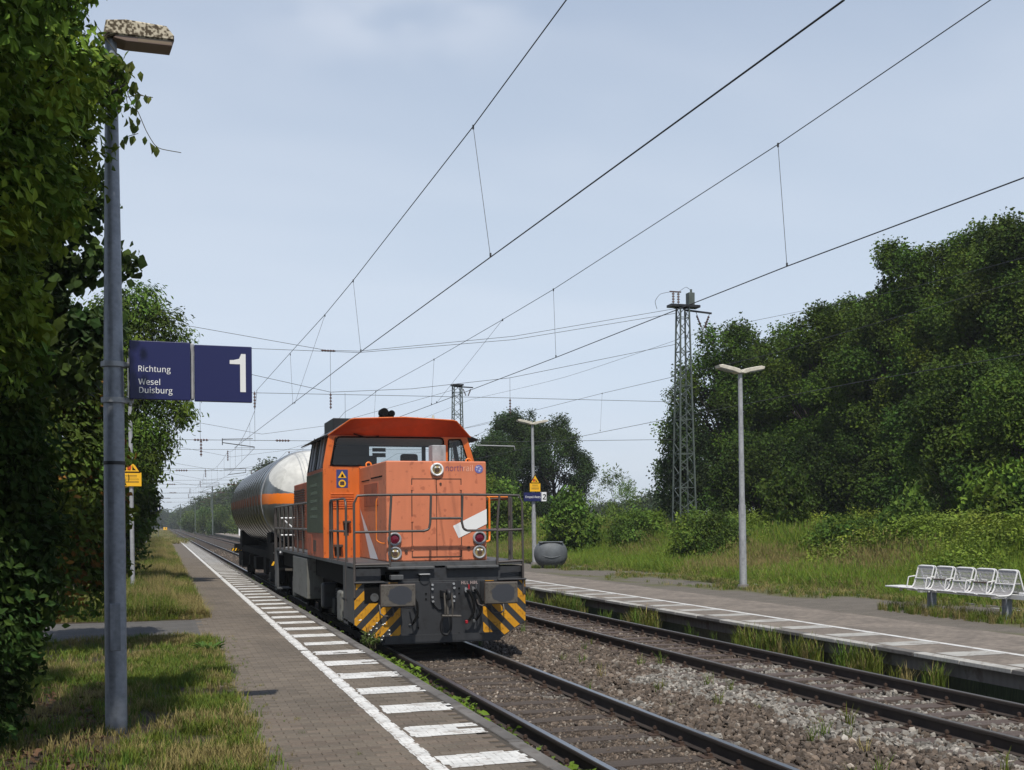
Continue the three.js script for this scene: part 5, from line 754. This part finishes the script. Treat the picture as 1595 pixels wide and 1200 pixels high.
tree('hedge_shrub', 'orange tinged bush in the hedge behind the lamp post', V(-2.4, 0.3, -18), lob([[60, 620, 0.6], [120, 610, 0.5], [155, 640, 0.4], [85, 680, 0.6], [120, 690, 0.55], [150, 720, 0.45], [100, 760, 0.6], [145, 800, 0.5], [110, 850, 0.55], [150, 880, 0.4], [120, 920, 0.45], [60, 860, 0.6]], -18.5), { geo: CL.near, dens: 330, seed: 8, color: [0.085, 0.13, 0.02], trunk: 0.06, odd: 0.1, category: 'shrub' });
tree('ash_tree', 'bright feathery ash tree overhanging the slim warning sign post', V(-2.2, 0.3, -36), [...lob([[175, 500, 0.9], [215, 480, 0.7], [250, 505, 0.6], [160, 560, 0.9], [215, 550, 0.8], [262, 535, 0.35], [292, 528, 0.22], [185, 610, 1.0], [240, 600, 0.8], [265, 640, 0.55], [285, 645, 0.35], [225, 670, 0.8], [252, 690, 0.42], [200, 720, 0.9], [238, 728, 0.35], [170, 680, 1.0]], -35), [-4, 7, -36, 1.6], [-4.2, 9, -37, 1.5], [-4, 4.5, -35, 1.5]], { geo: CL.ash, dens: 210, seed: 9, color: [0.092, 0.145, 0.02], trunk: 0.14 });
tree('hedge_shrub', 'dense ivy green hedge bush behind the slim warning sign post', V(-2.2, 0.3, -38), lob([[170, 770, 1.0], [215, 780, 0.6], [190, 830, 0.8], [222, 815, 0.4], [160, 860, 0.9], [205, 865, 0.4], [175, 905, 0.6], [140, 820, 1.0]], -38), { geo: CL.near, dens: 150, seed: 10, scale: 1.4, color: [0.06, 0.1, 0.016], trunk: 0.07, category: 'shrub' });
for (let k = 0; k < 7; k++) { const z = -52 - k * 13, r = rngOf(200 + k), xx = -3.1 - 0.2 * r(); tree('hedge_tree', ['tall narrow', 'rounded', 'ragged', 'dense', 'slender', 'bushy', 'drooping'][k] + ' green tree in the hedge line along the far verge', V(xx, 0.3, z), crown(xx - 0.3, z, 0.4, 6.5 + 2.5 * r(), 2.3, 14, 210 + k, 0.45), { geo: CL.mid, dens: 85, seed: 220 + k, scale: 1.2, color: [0.055 + 0.02 * r(), 0.088, 0.02], trunk: 0.12, group: 'trees in the hedge along the verge' }); }
// unseen part of the same hedge beside the photographer: it throws the shade on the near grass
tree('hedge_tree', 'tall hedge tree standing ahead of the creeper covered tree', V(-3.8, 0.3, -3.2), crown(-3.7, -3.4, 1.6, 7.0, 1.7, 16, 301, 0.42), { geo: CL.mid, dens: 110, seed: 302, color: [0.05, 0.08, 0.018], trunk: 0.15, group: 'trees in the hedge along the verge' });

tree('hedge_tree', 'spreading unseen hedge tree added to block sky light on the near shrub', V(-4.2, 0.3, 2), crown(-4.2, 1.6, 1.2, 7.4, 2.2, 16, 303, 0.42), { geo: CL.mid, dens: 90, seed: 304, color: [0.05, 0.08, 0.018], trunk: 0.15, group: 'trees in the hedge along the verge' });  // added out of view to keep sky light off the near shrub
// woodland and scrub beyond the island platform: [centre px, top py, distance, crown width px, colour]
const RT = [['oak', 1128, 498, 68, 190, 'open crowned oak tree standing behind the tall lattice mast', [0.0495, 0.0881, 0.0092]], ['oak', 1195, 480, 76, 170, 'oak tree between the open oak and the woodland edge', [0.0537, 0.0922, 0.0092]], ['oak', 1275, 478, 66, 200, 'broad dark oak tree at the woodland edge', [0.0516, 0.0881, 0.0083]], ['oak', 1340, 445, 72, 190, 'dense oak tree stepping up in the woodland edge', [0.0624, 0.0983, 0.0092]], ['oak', 1415, 372, 60, 200, 'tall upright woodland tree with feathery top', [0.0473, 0.0841, 0.0092]], ['oak', 1500, 345, 58, 220, 'tall broad woodland tree above the bench', [0.0645, 0.1025, 0.0101]], ['oak', 1585, 318, 52, 240, 'tallest woodland tree at the end of the wood', [0.0495, 0.0820, 0.0092]], ['oak', 1660, 300, 50, 240, 'large woodland tree past the tallest one', [0.0537, 0.0881, 0.0101]]];
RT.forEach(([nm, px, top, d, wpx, label, c], i) => { const q = P(px, top, { d }), rx = wpx / 2 * d / FOC * 0.92; const x = q.x, z = q.z, h = q.y, nl = 52; tree('oak_tree', label, V(x, groundY(x, z) - 0.1, z), crown(x, z, 2.6, (h - 2.3) * 0.88, rx, nl + 26, 400 + i, 0.2, true, true), { geo: CL.far, dens: 175, seed: 420 + i, color: c, trunk: 0.28, thin: i < 2 ? 0.3 : 0.8, group: 'oak trees of the woodland', mat: LMd }); });
const US = [[1255, 690, 62, 110, [0.03, 0.058, 0.008]], [1345, 680, 60, 120, [0.032, 0.06, 0.008]], [1430, 640, 54, 130, [0.042, 0.078, 0.010]], [1520, 560, 46, 180, [0.046, 0.08, 0.010]], [1590, 580, 42, 170, [0.056, 0.098, 0.012]], [1180, 690, 62, 120, [0.04, 0.072, 0.010]], [1070, 640, 64, 70, [0.034, 0.06, 0.018]]];  // most leaf colours kept dark for the shade beneath the taller crowns
US.forEach(([px, top, d, wpx, c], i) => { const q = P(px, top, { d }), rx = wpx / 2 * d / FOC; tree('understorey_tree', ['low dark', 'round dark', 'full mid green', 'light topped', 'light green', 'small dark', 'narrow dark'][i] + ' tree filling the foot of the woodland', V(q.x, groundY(q.x, q.z) - 0.1, q.z), crown(q.x, q.z, 0.5, q.y - 0.2, rx, 40, 440 + i, 0.28), { geo: CL.far, dens: 125, seed: 460 + i, color: c, trunk: 0.14, group: 'low trees at the foot of the wood', mat: LMd }); });
const MT = [[800, 640, 112, 120, 'rounded dark tree standing behind the station name sign', 22], [862, 655, 106, 96, 'rugged dark tree beside the twin armed lamp with the warning sign', 20], [756, 690, 100, 80, 'lower dark tree rising behind the locomotive handrail', 16]];
MT.forEach(([px, top, d, wpx, label, n], i) => { const q = P(px, top, { d }), rx = wpx / 2 * d / FOC; tree('oak_tree', label, V(q.x, groundY(q.x, q.z), q.z), crown(q.x, q.z, 1.2, q.y - 1, rx, n * 2, 480 + i, 0.26), { geo: CL.far, dens: 100, seed: 490 + i, color: [0.034, 0.064, 0.014], trunk: 0.28, mat: LMd }); });
const SB = [[765, 745, 78, 90, 'light green bush behind the locomotive buffer', 'far', [0.12, 0.19, 0.025]], [893, 775, 60, 78, 'rounded bright green bush between the bin and the sapling', 'mid', [0.1, 0.165, 0.022]], [962, 732, 62, 80, 'pale airy sapling rising from the scrub', 'willow', [0.14, 0.2, 0.045]], [1480, 700, 44, 120, 'grey green willow bush in front of the woodland', 'willow', [0.09, 0.14, 0.035]], [1408, 770, 40, 60, 'small young tree in the scrub before the woodland', 'mid', [0.08, 0.135, 0.02]], [1228, 730, 52, 60, 'slender young sapling before the dark oaks', 'mid', [0.046, 0.08, 0.010]], [1575, 735, 40, 130, 'bright leafy bush behind the bench', 'mid', [0.1, 0.17, 0.02]], [1320, 818, 42, 120, 'low bramble bush before the dark oaks', 'bramble', [0.09, 0.15, 0.02]], [1110, 812, 48, 120, 'low bramble bush at the foot of the tall mast', 'bramble', [0.095, 0.15, 0.022]], [1000, 802, 58, 80, 'low leafy bush beside the pale sapling', 'bramble', [0.09, 0.15, 0.022]]];
SB.forEach(([px, top, d, wpx, label, gk, c], i) => { const q = P(px, top, { d }), rx = wpx / 2 * d / FOC * 0.82, gy = groundY(q.x, q.z); const airy = gk === 'willow'; tree(airy || i === 5 || i === 4 ? 'sapling' : 'bush', label, V(q.x, gy, q.z), crown(q.x, q.z, gy + 0.2, q.y - gy - 0.2, rx, 15, 500 + i, airy ? 0.34 : 0.46), { geo: CL[gk], dens: airy ? 95 : gk === 'far' ? 80 : 150, scale: gk === 'bramble' ? 1.3 : 1.1, seed: 520 + i, color: c, trunk: 0.06, category: airy || i === 5 || i === 4 ? 'sapling' : 'bush' }); });
// far woods along the line
const FW = [[262, 803, 620, 34], [285, 798, 520, 26], [303, 790, 420, 26], [320, 777, 360, 30], [338, 772, 330, 30], [356, 761, 300, 36], [380, 752, 280, 40], [416, 714, 260, 34], [445, 735, 250, 50], [240, 800, 700, 30], [1022, 766, 190, 44], [990, 782, 220, 50], [1050, 770, 170, 40], [940, 790, 260, 50], [700, 742, 170, 60], [650, 752, 200, 60]];
FW.forEach(([px, top, d, wpx], i) => { const q = P(px, top, { d }), rx = wpx / 2 * d / FOC, nm = ['hazy', 'rounded', 'broad', 'dense', 'uneven', 'bulky', 'dark', 'tall crested', 'spreading', 'faint low', 'dark blue green', 'low dark', 'small dark', 'short', 'hidden', 'half hidden'][i]; tree('distant_tree', nm + (i < 10 ? ' tree of the distant wood along the railway' : ' tree far beyond the scrub'), V(q.x, -0.3, q.z), crown(q.x, q.z, 0, q.y, rx, 14, 600 + i, 0.5), { geo: CL.far, dens: 900 / d * 3 / (rx * 0.4) / 3 + 10, scale: 2 + d / 250, seed: 620 + i, color: [0.045, 0.07, 0.022], trunk: 0.3, group: 'trees of the distant woods' }); });
[[300, 800, 300, 26], [325, 795, 255, 30], [350, 788, 235, 40], [385, 790, 215, 40]].forEach(([px, top, d, wpx], i) => { const q = P(px, top, { d }), rx = wpx / 2 * d / FOC; tree('distant_bush', ['small round', 'light', 'bright', 'broad light'][i] + ' green bush at the edge of the distant wood', V(q.x, -0.3, q.z), crown(q.x, q.z, 0, q.y, rx, 10, 700 + i, 0.5), { geo: CL.far, dens: 30, scale: 2, seed: 720 + i, color: [0.075, 0.12, 0.03], trunk: 0.1, category: 'bush', group: 'bushes at the distant wood' }); });

// ------------------------------------------------------------------ grass, weeds and scrub
function tuft(seed, n, h, spread, w, seedHead = 0) {
  const r = rngOf(seed), v = [];
  for (let i = 0; i < n; i++) { const a = r() * 6.283, o = V(Math.cos(a), 0, Math.sin(a)).multiplyScalar(r() * spread * 0.5), l = h * (0.55 + 0.6 * r()), b = r() * 6.283, ln = (0.15 + 0.5 * r()) * l, dx = Math.cos(b), dz = Math.sin(b), ww = w * (0.6 + 0.8 * r()), sx = -dz * ww / 2, sz = dx * ww / 2;
    const p = (t) => [o.x + dx * ln * t * t, l * t * (1 - 0.12 * t), o.z + dz * ln * t * t], A = p(0), B2 = p(0.55), C = p(1);
    v.push(A[0] - sx, A[1], A[2] - sz, A[0] + sx, A[1], A[2] + sz, B2[0] + sx * 0.8, B2[1], B2[2] + sz * 0.8, A[0] - sx, A[1], A[2] - sz, B2[0] + sx * 0.8, B2[1], B2[2] + sz * 0.8, B2[0] - sx * 0.8, B2[1], B2[2] - sz * 0.8, B2[0] - sx * 0.8, B2[1], B2[2] - sz * 0.8, B2[0] + sx * 0.8, B2[1], B2[2] + sz * 0.8, ...C);
    if (r() < seedHead) { const q = h * 0.05; v.push(C[0] - q * 0.25, C[1] - q, C[2], C[0] + q * 0.25, C[1] - q, C[2], C[0], C[1] + q * 1.6, C[2]); } }
  const g = new THREE.BufferGeometry(); g.setAttribute('position', new THREE.Float32BufferAttribute(v, 3)); g.computeVertexNormals(); return g;
}
const TF = { lawn: tuft(1, 12, 0.085, 0.16, 0.006), verge: tuft(2, 14, 0.26, 0.22, 0.007, 0.25), tall: tuft(3, 16, 0.85, 0.45, 0.013, 0.6), weed: tuft(4, 16, 0.42, 0.22, 0.016, 0.1) };
const gcol = (r, dry) => { const l = 0.75 + 0.5 * r(); return dry ? [0.24 * l, 0.2 * l, 0.08 * l] : [0.105 * l * (0.8 + 0.5 * r()), 0.15 * l, 0.023 * l]; };
{
  const r = rngOf(800), lawn = [], tallv = [], tall = [], weeds = [], creep = [], litter = [];
  const dirtAt = (x, z) => sstep(0.5, 0.62, fbm(x * 0.9 + 4, z * 0.8, 83, 3) + 0.6 * sstep(-0.28, -0.5, x) * sstep(-15.5, -12, z));
  const onPath = (x, z) => z < -19.15 + 0.2 * (vnoise(x * 2, 1, 5) - 0.5) && z > -22.65 + 0.3 * (vnoise(x * 2, 2, 5) - 0.5);
  for (let i = 0; i < 30000; i++) { const x = mixv(-2.6, 0.86, r()), z = mixv(-6, -24, r()); if (onPath(x, z)) continue; const edge = 0.72 + 0.14 * (fbm(z * 1.7, 3, 84, 3) - 0.4); if (x > edge && r() < 0.85) continue; if (dirtAt(x, z) > 0.3 && r() < 0.8) continue; const d = fbm(x * 1.6, z * 1.1, 82, 4) + (r() - 0.5) * 0.3 > 0.555, s = 0.7 + 0.8 * r(); lawn.push([x, 0.335 + 0.03 * fbm(x * 1.4, z * 1.4, 81, 3), z, 0, r() * 6, 0, s, s * (0.7 + 0.6 * r()), s, ...gcol(r, d)]); }
  for (let i = 0; i < 16000; i++) { const t = r(), z = -23 - 112 * t * t, x = mixv(-2.2, 0.8, Math.sqrt(r())); if (onPath(x, z)) continue; const d = r() < 0.2 + 0.75 * sstep(0.35, 0.6, fbm(x * 0.8, z * 0.3, 94, 3)), s = 0.6 + 0.9 * r() + 0.4 * t; tallv.push([x, 0.33, z, 0, r() * 6, 0, s * 1.1, s * (x > 0.2 ? 0.7 : 1.1), s * 1.1, ...gcol(r, d)]); }
  for (let i = 0; i < 2500; i++) { const x = mixv(-2.0, -0.5, r()), z = mixv(-7.5, -15, r()); const s = 0.5 + 0.8 * r(); if (dirtAt(x, z) < 0.4) continue; const l = 0.5 + 0.7 * r(); litter.push([x, 0.365, z, r() - 0.5, r() * 6, r() - 0.5, s, s, s, 0.13 * l, 0.075 * l, 0.045 * l]); }
  for (let i = 0; i < 500; i++) { const x = 0.72 + 0.5 * r() * r() * r() + (r() < 0.1 ? 0.4 * r() : 0), z = mixv(-7.5, -19, r()); lawn.push([x, 0.345, z, 0, r() * 6, 0, 0.5, 0.3 + 0.3 * r(), 0.5, ...gcol(r, r() < 0.4)]); }
  scatter('lawn_grass', TF.lawn, GM, lawn, null, 'short patchy green and straw grass around the lamp post foot', 'grass');
  scatter('verge_grass', TF.verge, GM, tallv, null, 'long dry grass on the verge along the paved platform', 'grass');
  const lf = new THREE.BufferGeometry(); { const v = []; leafTris(v, V(0, 0, 0), V(1, 0, 0), V(0, 0, 1), V(0, 1, 0), 0.07, 0.045, 0.01, true); lf.setAttribute('position', new THREE.Float32BufferAttribute(v, 3)); lf.computeVertexNormals(); }
  scatter('leaf_litter', lf, LMd, litter, null, 'brown fallen leaves on the bare earth below the hedge', 'leaf litter');
  // creeping weeds between the platform edge and the first rail
  for (let i = 0; i < 3800; i++) { const t = r(), z = -7.2 - 50 * t * t * 0.9 - 3 * t, w = fbm(z * 0.55, 7, 86, 3), x = 2.93 + 0.2 * r() * (0.5 + w); if (w < 0.36 && r() < 0.75) continue; if (z < -17.4 && x > 3.02) continue; const s = 0.7 + 0.7 * r(); const top = 0.24 * (w + 0.25); const l = 0.75 + 0.5 * r(); creep.push([x, -0.2 + (top + 0.2) * Math.sqrt(r()), z, r() - 0.5, r() * 6, r() - 0.5, s, s, s, 0.12 * l, 0.19 * l, 0.02 * l]); }
  scatter('edge_creeper', CL.weed, LM, creep, null, 'green creeping weeds between the paved platform edge and rail', 'weeds');
  // weeds against the island platform wall
  for (let i = 0; i < 1500; i++) { const t = r(), z = -13.2 - 75 * t * t, w = fbm(z * 0.6, 11, 87, 3); if (w < 0.55 && r() < 0.93) continue; const x = 10.47 - 0.45 * r() * r(), s = (0.4 + 0.8 * r()) * (0.4 + 0.9 * w); weeds.push([x, -0.25, z, 0, r() * 6, 0, s * 1.1, s * 1.25, s * 1.1, ...gcol(r, r() < 0.16)]); }
  for (let i = 0; i < 90; i++) { const z = -8.5 - 40 * r() * r(), x = 5.6 + 2.3 * r(), w = fbm(x * 1.3, z * 0.9, 88, 3); if (w < 0.5) continue; const s = 0.25 + 0.5 * r(); weeds.push([x, -0.2, z, 0, r() * 6, 0, s, s, s, ...gcol(r, r() < 0.2)]); }
  for (let i = 0; i < 260; i++) { const z = mixv(-17.2, -21, r()), x = 15.15 + (r() - 0.5) * 0.9, s = 0.25 + 0.4 * r(); weeds.push([x, Y2 - 0.01, z, 0, r() * 6, 0, s, s, s, ...gcol(r, r() < 0.45)]); }
  for (let i = 0; i < 90; i++) { const a = r() * 6.28, s = 0.2 + 0.35 * r(); weeds.push([15.75 + Math.cos(a) * 0.8, Y2 - 0.01, -44.9 + Math.sin(a) * 0.7, 0, r() * 6, 0, s, s, s, ...gcol(r, false)]); weeds.push([15.94 + Math.cos(a) * 0.4 * (1 + r()), Y2 - 0.01, -28.77 + Math.sin(a) * 0.5, 0, r() * 6, 0, s * 0.7, s * 0.6, s * 0.7, ...gcol(r, r() < 0.3)]); }
  scatter('wall_weeds', TF.weed, GM, weeds, null, 'green weed tufts along the island platform wall', 'weeds');
  const low = []; for (let i = 0; i < 9000; i++) { const t = r(), z = -8 - 80 * t * t, x = mixv(14.2, 17.8, Math.sqrt(r())); if (fbm(x * 0.7, z * 0.35, 47, 4) + 0.16 * sstep(15.5, 17.2, x) + (r() - 0.5) * 0.1 < 0.6) continue; const s = 0.7 + 0.9 * r(); low.push([x, Y2 - 0.005, z, 0, r() * 6, 0, s * 1.4, s * 1.2, s * 1.4, ...gcol(r, r() < 0.4)]); }
  scatter('platform_grass', TF.lawn, GM, low, null, 'thin grass growing through the back of the island platform', 'grass');
  // tall meadow behind the island platform, then bramble scrub
  for (let i = 0; i < 80000; i++) { const t = r(), z = -6 - 110 * Math.pow(t, 1.3), x = 17.75 + 14 * Math.pow(r(), 1.2), n = fbm(x * 0.35, z * 0.22, 89, 3); const d = n + (r() - 0.5) * 0.3 - 0.08 * sstep(19, 25, x) > 0.57, s = (0.55 + 0.6 * r()) * (0.75 + 0.35 * t) * (x < 18.3 ? 0.55 : 1) * (0.8 + 0.5 * fbm(x * 0.5, z * 0.35, 98, 2)) * (1 + 0.55 * sstep(20, 27, x)); tall.push([x, groundY(x, z) - 0.02 + 0.25 * sstep(17.7, 18.2, x) * 0, z, 0, r() * 6, 0, s * 1.2, s * 1.15, s * 1.2, ...(d ? gcol(r, true) : (() => { const l = 0.7 + 0.5 * r(); return [0.155 * l * (0.8 + 0.4 * r()), 0.225 * l, 0.03 * l]; })())]); }
  scatter('meadow_grass', TF.tall, GM, tall, null, 'tall green and straw meadow grass behind the island platform', 'grass');
  const scrub = []; for (let i = 0; i < 44000; i++) { const t = r(), z = -10 - 120 * Math.pow(t, 1.25), x = 19.6 + 22 * Math.pow(r(), 1.15), n = fbm(x * 0.22 + 5, z * 0.16, 90, 4); const hgt = (0.15 + 1.9 * sstep(0.5, 0.78, n)) * (0.3 + 0.7 * sstep(19.3, 27, x)); if (n < 0.55 && r() < (x < 26 ? 0.98 : 0.75)) continue; const s = 0.9 + 0.9 * r(), l = 0.7 + 0.6 * r(), y = groundY(x, z) + hgt * (0.45 + 0.55 * Math.pow(r(), 0.5)) + 0.12 * (r() - 0.5), yl = 0.75 + 0.6 * fbm(x * 0.5, z * 0.4, 93, 2); scrub.push([x, y, z, r() - 0.5, r() * 6, r() - 0.5, s, s, s, 0.15 * l * yl, 0.225 * l, 0.028 * l]); }
  scatter('bramble_scrub', CL.bramble, LM, scrub, null, 'bright green bramble scrub in front of the woodland', 'scrub');
  // field grass far along the line, pale and dry
  const far = []; for (let i = 0; i < 9000; i++) { const t = r(), z = -110 - 330 * t, left = r() < 0.3, x = left ? mixv(-6, 2.3, r()) : mixv(17, 60, r()); const s = 1 + r(); far.push([x, groundY(x, z), z, 0, r() * 6, 0, s * 2, s * (left ? 0.3 : 0.8), s * 2, ...gcol(r, r() < 0.7)]); }
  scatter('field_grass', TF.tall, GM, far, null, 'pale dry field grass beside the line in the distance', 'grass');
}
{ // creeper shoots hanging around the lamp post top, leaf by leaf
  const vine = thing('creeper_shoots', 'leafy creeper shoots trailing around the top of the lamp post', 'creeper', [-0.392, 4.6, -10.5]);
  const r = rngOf(900), mk = (k) => { const v = []; leafTris(v, V(0, 0, 0), V(0, -1, 0), V(1, 0, 0), V(0, 0, 1), 0.085, 0.05, 0.008 + 0.004 * k, true); const g = new THREE.BufferGeometry(); g.setAttribute('position', new THREE.Float32BufferAttribute(v, 3)); g.computeVertexNormals(); return g; };
  const lg = [0, 1, 2].map(mk), lm = [0, 1, 2].map((k) => { const m = leafMat('vine' + k, 0.35); m.color.setRGB(0.085 + 0.02 * k, 0.12 + 0.012 * k, 0.03); return m; });
  const at = (px, py, dz = 0) => P(px, py, { z: -10.45 + dz }).sub(vine.position);
  const stems = [[[150, 60], [190, 110], [200, 150], [215, 175], [228, 205], [245, 230], [282, 238]], [[170, 100], [205, 140], [225, 150]], [[150, 110], [195, 150], [212, 148], [238, 152]], [[140, 90], [172, 150], [178, 175]], [[150, 40], [185, 90], [192, 130], [200, 170]], [[130, 120], [165, 150], [160, 190]], [[215, 208], [198, 213], [190, 220]]];
  stems.forEach((s, k) => part('stem', tube(s.map((p) => at(p[0], p[1], (k % 3) * 0.05 - 0.05)), 0.0035, 30, 4), std('vine_stem' + k, [0.07, 0.06, 0.025], 0.8), vine));
  const leaf = (px, py, s = 1, dz = 0) => { const q = at(px, py, dz), m = partG('leaf', lg[Math.floor(r() * 3)], lm[Math.floor(r() * 3)], vine, q.x, q.y, q.z); m.rotation.set((r() - 0.5) * 0.9, (r() - 0.5) * 2.4, (r() - 0.5) * 0.9); m.scale.setScalar(s * (0.8 + 0.5 * r())); };
  for (const [px, py] of [[213, 146], [226, 147], [235, 150], [207, 190], [215, 195], [213, 182], [198, 210], [209, 211], [226, 212], [190, 217], [233, 222], [244, 227], [196, 184], [180, 222], [148, 143], [141, 142], [162, 177], [159, 226], [203, 165], [198, 160]]) leaf(px, py, 1, 0);
  for (let i = 0; i < 130; i++) { const t = r(); leaf(150 + 52 * r() * (0.5 + t), 85 + 80 * t * r() + 20 * r(), 1.1, (r() - 0.3) * 0.35); }
  for (let i = 0; i < 22; i++) leaf(168 + 22 * r(), 80 + 90 * r(), 1.1, 0.12);
}
{ // dock plant at the platform edge, white-flowered weed beside the front of the locomotive
  const d = thing('dock_plant', 'bright green broad leaved dock plant at the paving edge', 'plant', P(325, 1016, { y: 0.345 }).toArray()), r = rngOf(910);
  for (let i = 0; i < 16; i++) { const v = [], a = r() * 6.28; leafTris(v, V(0, 0, 0), V(Math.cos(a), 0.35 + 0.4 * r(), Math.sin(a)).normalize(), V(-Math.sin(a), 0, Math.cos(a)), V(0, 1, 0), 0.22 + 0.12 * r(), 0.07, 0.02, true); const g = new THREE.BufferGeometry(); g.setAttribute('position', new THREE.Float32BufferAttribute(v, 3)); g.computeVertexNormals(); const m = shade(new THREE.Mesh(g, LMdock())); m.name = 'leaf'; d.add(m); }
  function LMdock() { return mats.dock ?? (mats.dock = (() => { const m = leafMat('dock', 0.3); m.color.setRGB(0.075, 0.15, 0.03); return m; })()); }
  const f = thing('flowering_weed', 'white flowered weed at the platform edge beside the locomotive buffer', 'plant', P(570, 1002, { y: 0.34 }).add(V(0.06, 0, 0)).toArray()), wm = std('petal', [0.75, 0.75, 0.7], 0.7);
  part('stems', Array.from({ length: 14 }, () => rod(V((r() - 0.5) * 0.2, -0.1, (r() - 0.5) * 0.2), V((r() - 0.3) * 0.45, 0.1 + 0.25 * r(), (r() - 0.5) * 0.4), 0.004, 0.003, 4)), mats.vine_stem0, f).userData.kind = 'stuff';
  for (let i = 0; i < 15; i++) partG('flower', flowerGeo(), wm, f, (r() - 0.35) * 0.45, 0.05 + 0.3 * r(), (r() - 0.5) * 0.4, r() * 6);
  function flowerGeo() { return (flowerGeo.g ??= join([0, 1, 2, 3, 4].map((k) => new THREE.CircleGeometry(0.01, 5).translate(0.014, 0, 0).rotateX(-0.9).rotateY(k * 1.257)))); }
  scatter('foliage', CL.weed, LM, Array.from({ length: 12 }, () => [(r() - 0.5) * 0.3, 0.0 + 0.08 * r(), (r() - 0.5) * 0.5, r(), r() * 6, r(), 0.8, 0.8, 0.8, 0.085, 0.12, 0.03]), f);
}
renderer.render(scene, camera);
